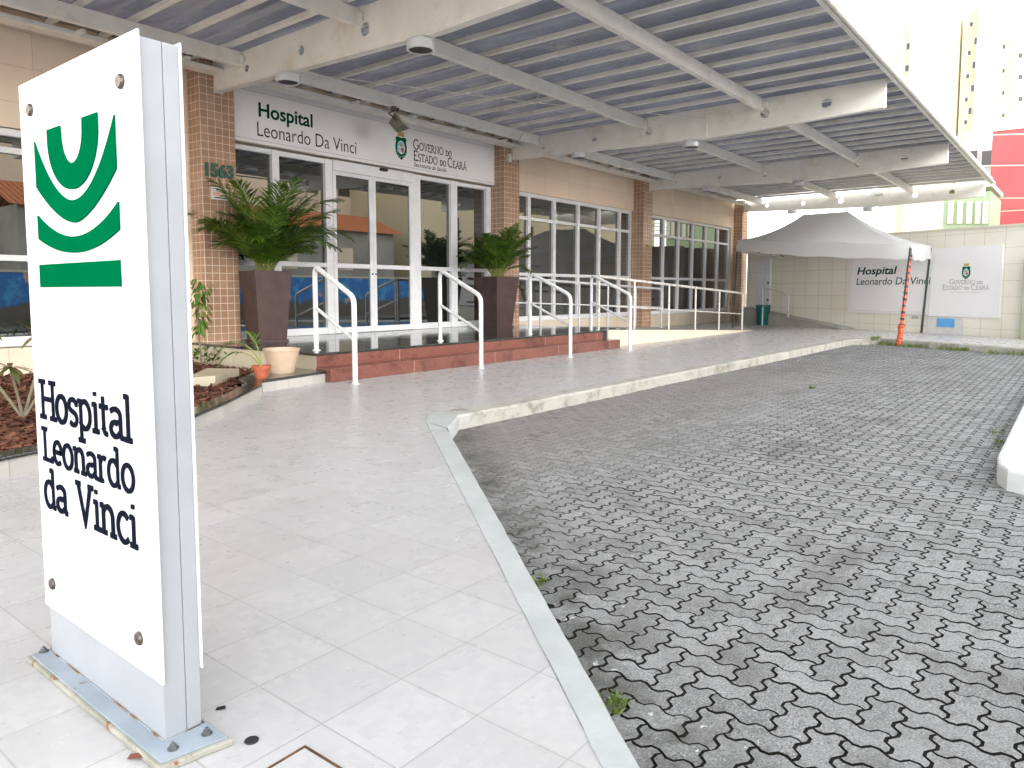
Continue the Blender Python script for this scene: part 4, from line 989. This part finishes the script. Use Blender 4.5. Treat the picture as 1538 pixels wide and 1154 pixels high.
MB().prism([(.702,1.545),(.842,1.518),(.850,2.298),(.699,2.308)], .0155, .0212).build('base_plate', 'base_plate', tt, bevel=.001)
mb = MB(); ring_ = [(.742,1.6095),(.834,1.6095),(.834,2.2855),(.742,2.2855)]
for i in range(4):
    p, q = Vector(ring_[i]), Vector(ring_[(i+1)%4]); k = max(6, int((q-p).length/.022)); mb.tube([(*p.lerp(q, j/k), .0216) for j in range(k+1)], [random.uniform(.0012,.0036) for j in range(k+1)], 6)
mb.build('weld', 'weld', tt)
for x, y in ((.742,1.570),(.818,1.563),(.728,2.297),(.828,2.292)):
    mb = MB(); mb.cyl((x,y,.0214), (x,y,.0228), .0125, n=18); mb.cyl((x,y,.0228), (x,y,.0300), .0085, .0082, n=6); mb.cyl((x,y,.0300), (x,y,.0365), .0045, .004, n=10); mb.build('bolt', 'galvanised', tt)

# small things on the pavement
tag(MB().lathe([(.0160,0),(.0165,.002),(.0150,.0035),(.0003,.004)], (.886,1.487,.0003), 20).build('drain_cap', 'rubber', None, True, origin=(.886,1.487,0)), 'small round black cap on the tiles right of the totem base', 'cap')
t = thing('inspection_cover', (.93, 1.29, 0), 'square pavement inspection cover with dark rim at the bottom edge', 'cover')
mb = MB(); q0 = (.952,1.372); ua = Vector((-.87,-.02)).normalized(); ub = Vector((0.02,-1)).normalized()
def qp(a, b): v = Vector(q0)+ua*a+ub*b; return (v.x, v.y)
for (a0,a1,b0,b1) in ((0,.36,0,.006),(0,.006,.0061,.36)): mb.prism([qp(a0,b0), qp(a0,b1), qp(a1,b1), qp(a1,b0)], .0005, .0035)
mb.build('rim', 'rust', t)
mb = MB(); mb.prism([qp(.0065,.0065), qp(.0065,.36), qp(.36,.36), qp(.36,.0065)], .0004, .002); mb.build('lid', 'pavement', t)
mb = MB(); V = [(.672,1.642,.004),(.690,1.612,.010),(.705,1.600,.006),(.694,1.628,.012),(.684,1.650,.007)]
mb.add(V, [(0,1,3,4),(1,2,3)]); mb2 = mb.build('dry_leaf', 'dry_leaf', None, origin=(.69,1.625,0)); tag(mb2, 'curled reddish dry leaf on the tiles in front of the totem base', 'leaf'); mb2.modifiers.new("s", 'SOLIDIFY').thickness = .001
mb = MB(); mb.add([(.898,1.668,.003),(.915,1.650,.006),(.920,1.662,.007),(.905,1.675,.004)], [(0,1,2,3)]); o = mb.build('dry_leaf', 'dark_metal', None, origin=(.905,1.66,0)); o.modifiers.new("s", 'SOLIDIFY').thickness = .001
tag(o, 'small dark leaf scrap on the tiles behind the totem base', 'leaf')

# ================================================================== FAR WALL
bw = thing('boundary_wall', tuple(WP), 'cream tiled boundary wall at the far end of the driveway', 'wall')
mb = MB(); mb.hexa([wp(-2.6,-.2,-.2), wp(-2.6,0,-.2), wp(6.45,0,-.2), wp(6.45,-.2,-.2)], [wp(-2.6,-.2,2.52), wp(-2.6,0,2.52), wp(6.45,0,2.60), wp(6.45,-.2,2.60)]); mb.build('wall', 'far_wall', bw)
mb = MB(); mb.hexa([wp(-2.6,-.23,2.52), wp(-2.6,.03,2.52), wp(6.45,.03,2.60), wp(6.45,-.23,2.60)], [wp(-2.6,-.23,2.57), wp(-2.6,.03,2.57), wp(6.45,.03,2.65), wp(6.45,-.23,2.65)]); mb.build('coping', 'tower_white', bw)
mb = MB(); mb.hexa([wp(5.36,.002,.47), wp(5.36,.05,.47), wp(5.96,.05,.47), wp(5.96,.002,.47)], [wp(5.36,.002,2.14), wp(5.36,.05,2.14), wp(5.96,.05,2.14), wp(5.96,.002,2.14)])
dr = mb.build('door', 'frame_white', bw)
a = wp(6.445,-.01,0); MB().prism([(a[0],a[1]), (a[0]+.10,a[1]-.16), (25.50,9.44), (25.40,9.60)], -.2, 2.598).build('reflection_block_wall', 'far_wall', bw)  # added wall piece, edge-on to the camera, blocks a gap mirrored in the windows
mb = MB()
for i in range(30):
    z = .56+i*.051; mb.hexa([wp(5.50,.052,z), wp(5.50,.068,z), wp(5.93,.068,z), wp(5.93,.052,z)], [wp(5.50,.052,z+.006), wp(5.50,.058,z+.034), wp(5.93,.058,z+.034), wp(5.93,.052,z+.006)])
mb.build('louvre', 'frame_white', dr)
mb = MB()
for z in (.75, 1.3): mb.hexa([wp(5.39,.051,z), wp(5.39,.09,z), wp(5.43,.09,z), wp(5.43,.051,z)], [wp(5.39,.051,z+.06), wp(5.39,.09,z+.06), wp(5.43,.09,z+.06), wp(5.43,.051,z+.06)])
mb.build('handle', 'dark_metal', dr)
# wall boards
FW = frame(WP, -WD, (0,0,1)); 
def board(name, s0, s1, z0, z1, label):
    t = thing(name, wp((s0+s1)/2, 0, z0), label, 'sign')
    MB().hexa([wp(s0,.002,z0), wp(s0,.03,z0), wp(s1,.03,z0), wp(s1,.002,z0)], [wp(s0,.002,z1), wp(s0,.03,z1), wp(s1,.03,z1), wp(s1,.002,z1)]).build('board', 'sign_white', t)
    return t
FB = frame(WP + WN*.03, -WD, (0,0,1))
b1 = board('wall_sign', -.09, 2.33, .46, 2.12, 'white wall board with green Hospital lettering seen through the tent legs')
mb = MB(); 
for (a0,a1,z0,z1) in ((-.05,2.27,.52,.525),(2.265,2.27,.525,2.05)): mb.hexa([wp(a0,.0305,z0), wp(a0,.033,z0), wp(a1,.033,z0), wp(a1,.0305,z0)], [wp(a0,.0305,z1), wp(a0,.033,z1), wp(a1,.033,z1), wp(a1,.0305,z1)])
mb.build('trim_line', 'totem_grey', b1)
text('lettering', 'Hospital', FB, -2.07, -.83, 1.512, .205, 'ink_green', b1, bold=.022, shear=.18)
text('lettering', 'Leonardo Da Vinci', FB, -2.08, .13, 1.235, .185, 'ink_green', b1, shear=.12)
b2 = board('wall_sign', -1.86, -.102, .43, 2.12, 'white wall board with state coat of arms, right of the green Hospital board')
stroke_text('lettering', [('G',1),('OVERNO ',.76),('DO',.55)], FB, .62, 1.44, 1.225, .125, 'print_grey', b2, wt=.12)
stroke_text('lettering', [('E',1),('STADO ',.76),('DO ',.55),('C',1),('EARÁ',.76)], FB, .45, 1.60, 1.09, .125, 'print_grey', b2, wt=.12)
text('lettering', 'Secretaria da Saúde', FB, .66, 1.38, 1.01, .05, 'pale_grey', b2)
emblem(b2, FB, 1.03, 1.52, .36)
t = thing('meter_cover', wp(-.55,0,0), 'pale meter cover with a blue plate at the foot of the far wall', 'cover')
MB().hexa([wp(-1.02,.002,0), wp(-1.02,.02,0), wp(-.08,.02,0), wp(-.08,.002,0)], [wp(-1.02,.002,.42), wp(-1.02,.02,.42), wp(-.08,.02,.42), wp(-.08,.002,.42)]).build('panel', 'pale_grey', t)
MB().hexa([wp(-.80,.021,.17), wp(-.80,.035,.17), wp(-.34,.035,.17), wp(-.34,.021,.17)], [wp(-.80,.021,.385), wp(-.80,.035,.385), wp(-.34,.035,.385), wp(-.34,.021,.385)]).build('plate', 'blue_box', t)
t = tag(MB().hexa([wp(.18,.002,.36), wp(.18,.02,.36), wp(.36,.02,.36), wp(.36,.002,.36)], [wp(.18,.002,.41), wp(.18,.02,.41), wp(.36,.02,.41), wp(.36,.002,.41)]).build('vent_grille', 'totem_grey', None, origin=wp(.27,0,.36)), 'small grey vent grille low on the far wall', 'vent')
tag(MB().hexa([wp(-2.80,.002,-.1), wp(-2.80,.25,-.1), wp(-2.45,.25,-.1), wp(-2.45,.002,-.1)], [wp(-2.80,.002,1.85), wp(-2.80,.25,1.85), wp(-2.45,.25,1.85), wp(-2.45,.002,1.85)]).build('gate_post', 'gate_cream', None, origin=wp(-2.4,.1,0), bevel=.02), 'pale green post at the right end of the far wall', 'post')
# ramp by the wall
t = thing('service_ramp', wp(3.8,.4,0), 'dark sided concrete ramp rising along the far wall to the louvred door', 'ramp')
MB().hexa([wp(2.15,.002,0), wp(2.15,.55,0), wp(6.2,.55,0), wp(6.2,.002,0)], [wp(2.15,.002,.012), wp(2.15,.55,.012), wp(6.2,.55,.50), wp(6.2,.002,.50)]).build('side_wall', 'street_grey', t)
MB().hexa([wp(2.10,.57,.011), wp(2.10,.0,.011), wp(6.2,.0,.501), wp(6.2,.57,.501)][::-1], [wp(2.10,.57,.03), wp(2.10,.0,.03), wp(6.2,.0,.53), wp(6.2,.57,.53)][::-1]).build('slab', 'concrete', t)
t = thing('ramp_railing', wp(5,.5,0), 'short bent white railing on the concrete ramp by the green bin', 'railing')
a, b = wp(5.2,.5,0), wp(4.1,.5,0)
MB().tube([(a[0],a[1],.40)]+arcpts((a[0],a[1],1.22), (a[0],a[1],1.08), tuple(Vector((a[0],a[1],1.22)).lerp(Vector((b[0],b[1],.95)), .14)), 5)+arcpts((b[0],b[1],.95), tuple(Vector((b[0],b[1],.95)).lerp(Vector((a[0],a[1],1.22)), .1)), (b[0],b[1],.82), 5)+[(b[0],b[1],.25)], .025, 10).build('rail', 'rail_white', t, True)
c_ = wp(4.9,.75,0); MB().tube([(c_[0],c_[1],.0), (c_[0],c_[1],.80), (a[0],a[1],1.19)], .022, 10).build('post', 'rail_white', t, True)
# bin
t = thing('waste_bin', (22.75, 8.05, 0), 'green plastic waste bin beside the last pillar', 'bin')
MB().lathe([(.165,.001),(.175,.02),(.215,.58),(.235,.585),(.238,.625),(.222,.63),(.205,.60),(.17,.05),(.001,.045)], (22.75,8.05,0), 30).build('body', 'bin', t, True)
mb = MB()
for i in range(3):
    z = .15+.15*i; r_ = .178+.037*z/.58; mb.lathe([(r_,z),(r_+.006,z+.008),(r_+.001,z+.016)], (22.75,8.05,0), 30, cap=False)
mb.build('rib', 'bin', t, True)

# ================================================================== TENT
tn = thing('gazebo_tent', (20.8, 5.6, 0), 'white pop-up gazebo tent with leaning legs before the far wall', 'tent')
EV = [Vector(p) for p in ((20.9,8.2,2.28), (24.2,7.7,2.16), (20.75,3.2,1.92), (17.75,3.12,1.79))]      # eave corners FL, BL, BR, FR
pk1 = Vector((21.4,6.5,3.22)); pk2 = Vector((20.9,5.2,3.18)); VH = Vector((0,0,.30))
def patch(mb, a, b, c, d, n=10, sag=.10):     # a-b eave edge, d-c ridge edge, sagging cloth
    V = []
    for i in range(n+1):
        for j in range(n+1):
            u, v = i/n, j/n; p = (a.lerp(b, u)).lerp(d.lerp(c, u), v); p = p + Vector((0,0,-sag*4*v*(1-v)*(1+.3*math.sin(u*9)) + .012*math.sin(u*23+v*5)*(1-v)))
            V.append(tuple(p))
    mb.add(V, [(i*(n+1)+j, (i+1)*(n+1)+j, (i+1)*(n+1)+j+1, i*(n+1)+j+1) for i in range(n) for j in range(n)])
ET = [p+VH*.9 for p in EV]
mb = MB(); patch(mb, ET[3], ET[0], pk1, pk2, 12, .14); patch(mb, ET[0], ET[1], pk1, pk1, 8, .14); patch(mb, ET[1], ET[2], pk2, pk1, 12, .14); patch(mb, ET[2], ET[3], pk2, pk2, 8, .14)
mb.build('canopy_top', 'tent', tn, True)
mb = MB()
for i in range(4):
    a, b = EV[i], EV[(i+1)%4]; n = 16; V = []
    for k_ in range(n+1):
        p = a.lerp(b, k_/n); w_ = .02*math.sin(k_*1.7+i); out = Vector((-(b.y-a.y), (b.x-a.x), 0)).normalized()*(.015+.02*math.sin(k_*.9))
        V += [tuple(p+VH*.9), tuple(p+out+VH*.45), tuple(p + out*1.6 + Vector((0,0,-.04+w_-.05*math.sin(math.pi*k_/n))))]
    mb.add(V, [(3*k_+r_, 3*k_+3+r_, 3*k_+4+r_, 3*k_+1+r_) for k_ in range(n) for r_ in range(2)])
o = mb.build('valance', 'tent', tn, True)
feet = [(20.55,8.15,0), (24.0,7.75,.38), (20.95,3.35,0), (17.42,3.20,-.12)]
for i in range(4):
    lg = MB().tube([feet[i], tuple(EV[i]+Vector((0,0,.2)))], .026 if i != 3 else .022, 8).build('leg', 'tent_under', tn)
    if i == 3:
        mb = MB(); f_ = Vector(feet[3]); tp = EV[3]; P_ = []; r_ = []
        for k_ in range(61):
            u = k_/60; low = u < .24; j = .012 if low else .003
            P_.append(tuple(f_.lerp(tp, u*.99+.005) + Vector((random.uniform(-j,j), random.uniform(-j,j), 0)))); r_.append(random.uniform(.046,.068) if low else random.uniform(.034,.043))
        mb.tube(P_, r_, 10)
        mb.build('barrier_tape', 'tape_red', lg)
mb = MB()
for i in range(4):
    cn = sum(EV, Vector())/4; a, b = EV[i].lerp(cn, .09)+VH*.35, EV[(i+1)%4].lerp(cn, .09)+VH*.35; nseg = 4
    for k_ in range(nseg):
        p, q = a.lerp(b, k_/nseg), a.lerp(b, (k_+1)/nseg); h = Vector((0,0,.14)); mb.tube([tuple(p+h), tuple(q-h)], .011, 6); mb.tube([tuple(p-h), tuple(q+h)], .011, 6)
mb.build('truss', 'tent_under', tn)

# ================================================================== BACKGROUND BUILDINGS (right, beyond the wall)
tw = thing('apartment_tower', (64, 12, 0), 'tall cream and yellow apartment tower far behind the canopy edge', 'building')
MB().box(66, 78, 8.82, 12.26, -.3, 27.04).build('wall', 'tower_white', tw)
MB().box(64, 70, 7.49, 8.42, -.3, 22.09).build('wall', 'tower_yellow', tw)
MB().box(63, 70, 5.98, 7.37, -.3, 21.82).build('wall', 'tower_white', tw)
MB().box(65, 71, 5.23, 6.06, -.3, 20.04).build('wall', 'tower_yellow', tw)
MB().box(64.5, 70.5, 2.40, 5.22, -.3, 20.93).build('wall', 'tower_white', tw)
MB().box(67.5, 73.5, 13.02, 14.40, -.3, 22.85).build('wall', 'tower_white', tw)
MB().box(67, 73, 11.67, 12.92, -.3, 22.28).build('wall', 'tower_yellow', tw)
def win(parent, X, y0, y1, z0, z1):
    f_ = MB().box(X-.06, X-.001, y0-.06, y1+.06, z0-.06, z1+.06).build('window', 'pale_grey', parent)
    MB().box(X-.09, X-.061, y0, y1, z0, z1).build('pane', 'window_dark', f_)
for q in ((64, 7.80, 7.98, 20.44, 20.74), (64, 7.84, 8.02, 18.41, 18.71), (64, 7.87, 8.05, 16.75, 17.04), (64, 7.89, 8.07, 15.07, 15.36),
          (64, 7.86, 8.04, 13.42, 13.71), (64, 7.46, 7.64, 19.10, 19.57), (64, 7.51, 7.69, 17.41, 17.87), (64, 7.52, 7.70, 15.74, 16.20),
          (64, 7.61, 7.80, 14.12, 14.58), (65, 5.82, 5.98, 18.69, 18.98), (65, 5.77, 5.92, 16.97, 17.26), (65, 5.72, 5.87, 15.40, 15.68),
          (65, 5.64, 5.80, 13.77, 14.05), (64.5, 4.70, 4.95, 17.72, 18.05), (64.5, 4.64, 4.89, 16.22, 16.55), (64.5, 4.56, 4.81, 14.67, 14.99),
          (67, 12.37, 12.67, 20.50, 20.98), (67, 11.84, 12.14, 20.39, 20.87), (67, 12.40, 12.70, 18.78, 19.26), (67, 11.82, 12.12, 18.68, 19.15),
          (67, 12.28, 12.58, 16.93, 17.40), (67, 11.75, 12.06, 16.95, 17.42)): win(tw, *q)
tb = thing('teal_house', (40, 4, 0), 'pale teal block with grey windows in front of the yellow tower', 'building')
MB().box(44, 49, 4.14, 5.49, -.3, 9.13).build('wall', 'teal_render', tb)
for q in ((44, 4.89, 5.33, 7.46, 8.17), (44, 4.27, 4.69, 7.39, 8.10), (44, 4.26, 4.96, 5.90, 6.43)): win(tb, *q)
rb = thing('red_building', (40, 2, 0), 'plain red rendered building at the right picture edge', 'building')
X, ya, za, yb, zb = 41, 3.99, 8.49, 0.37, 8.46
MB().hexa([(X,yb,-.3),(X+8,yb,-.3),(X+8,ya,-.3),(X,ya,-.3)], [(X,yb,zb),(X+8,yb,zb),(X+8,ya,za),(X,ya,za)]).build('wall', 'red_wall', rb)
MB().hexa([(X-.05,yb,zb),(X+8,yb,zb),(X+8,ya,za),(X-.05,ya,za)], [(X-.05,yb,zb+.15),(X+8,yb,zb+.15),(X+8,ya,za+.15),(X-.05,ya,za+.15)]).build('parapet', 'tower_white', rb)
gb = thing('striped_kiosk', (34, 4, 0), 'low pale green block with white vertical stripes behind the far wall', 'building')
MB().box(34, 38, 3.27, 4.85, -.3, 4.95).build('wall', 'green_render', gb)
for q in ((4.495, 4.680, 3.766, 4.650), (4.174, 4.357, 3.747, 4.625), (3.858, 4.039, 3.729, 4.601), (3.567, 3.747, 3.712, 4.579), (3.325, 3.503, 3.698, 4.560)): MB().box(33.93, 33.999, *q).build('stripe', 'tower_white', gb)
MB().box(33.8, 38.2, 3.22, 5.38, 5.11, 5.28).build('roof', 'tower_white', gb)
nh = thing('tiled_house', (33, 12, 0), 'neighbouring house with an orange tiled roof peeping over the tent', 'house')
MB().box(33.2, 38, 9.23, 11.49, -.3, 3.55).build('wall', 'street_cream', nh)
ya, yb, z_ = 10.89, 10.03, 3.80
MB().hexa([(32.8,yb-1,z_-.25),(38.4,yb-1,z_-.25),(38.4,ya+.8,z_-.25),(32.8,ya+.8,z_-.25)], [(34.8,yb+.1,z_+.35),(36.4,yb+.1,z_+.35),(36.4,ya,z_+.35),(34.8,ya,z_+.35)]).build('roof', 'roof_tile', nh)
for a, b, lb in (((38, 4.96, 7.94), (36, -0.48, 7.07), 'highest of the pale overhead wires crossing the red building'),
                 ((38, 4.90, 6.60), (36, -0.54, 5.88), 'second pale overhead wire crossing the red building'),
                 ((38, 4.85, 5.19), (36, -0.61, 4.61), 'third pale overhead wire crossing the red building'),
                 ((38, 4.82, 4.48), (36, -0.62, 4.39), 'lowest and most slanted pale wire crossing the red building')):
    c = (Vector(a)+Vector(b))/2 - Vector((0,0,.02)); cable([a, tuple(c), b], .022, lb, 'tower_white', 'overhead wires at the right')

# ================================================================== ACROSS THE STREET (seen mirrored in the glass)
mw = thing('mural_wall', (20, -9, 0), 'low street wall painted with a blue mural, seen mirrored in the doors', 'wall')
MB().box(6, 29, -9.2, -9.0, -.3, 1.72).build('wall', 'mural', mw); MB().box(6, 29, -9.24, -8.96, 1.72, 1.80).build('coping', 'tower_white', mw)
hs = thing('street_house', (20, -12, 0), 'low house with an orange tiled roof, seen mirrored in the doors', 'house')
MB().box(10, 28.8, -16, -11.5, -.3, 4.35).build('wall', 'street_grey', hs)
MB().add([(9.6,-11.0,4.30),(29.2,-11.0,4.30),(29.2,-14,5.5),(9.6,-14,5.5),(29.2,-17,4.30),(9.6,-17,4.30)], [(0,1,2,3),(3,2,4,5)]).build('roof', 'roof_tile', hs)
for x in (14, 17.5, 21, 24.5): MB().box(x, x+1.3, -11.499, -11.45, 2.2, 3.4).build('window', 'street_cream', hs)
ca = thing('cream_block', (25, -20, 0), 'cream apartment block over the tiled roof, seen mirrored in the doors', 'building')
MB().box(8, 33, -26, -18, -.3, 11.5).build('wall', 'street_cream', ca)
for x in (14, 16.4, 20, 22, 27.6, 30): MB().box(x, x+.9, -17.999, -17.95, 7.2, 8.5).build('window', 'window_dark', ca)
cb2 = thing('cream_block', (45, -14, 0), 'pale cream building further along the street, seen mirrored in the windows', 'building')
MB().box(31, 62, -20, -12, -.3, 8.2).build('wall', 'tower_yellow', cb2)
for x in (34, 38, 42, 46, 50): MB().box(x, x+1.0, -11.999, -11.95, 4.6, 5.8).build('window', 'window_dark', cb2)
cc = thing('cream_block', (0, -16, 0), 'grey block opposite the totem, seen mirrored in the left window', 'building')
MB().box(-14, 5, -22, -14, -.3, 9).build('wall', 'street_grey', cc)
for z in (1.2, 3.6, 6.0):
    for x in (-10, -5, 0): MB().box(x, x+2, -13.999, -13.95, z, z+1.3).build('window', 'window_dark', cc)
for z, lb in ((7.0, 'higher street wire mirrored in the doors'), (6.4, 'lower street wire mirrored in the doors')): cable([(-30,-7.5,z),(15,-7.5,z-.6),(60,-7.5,z)], .03, lb, 'rubber')
print("objects", len(COL.objects))
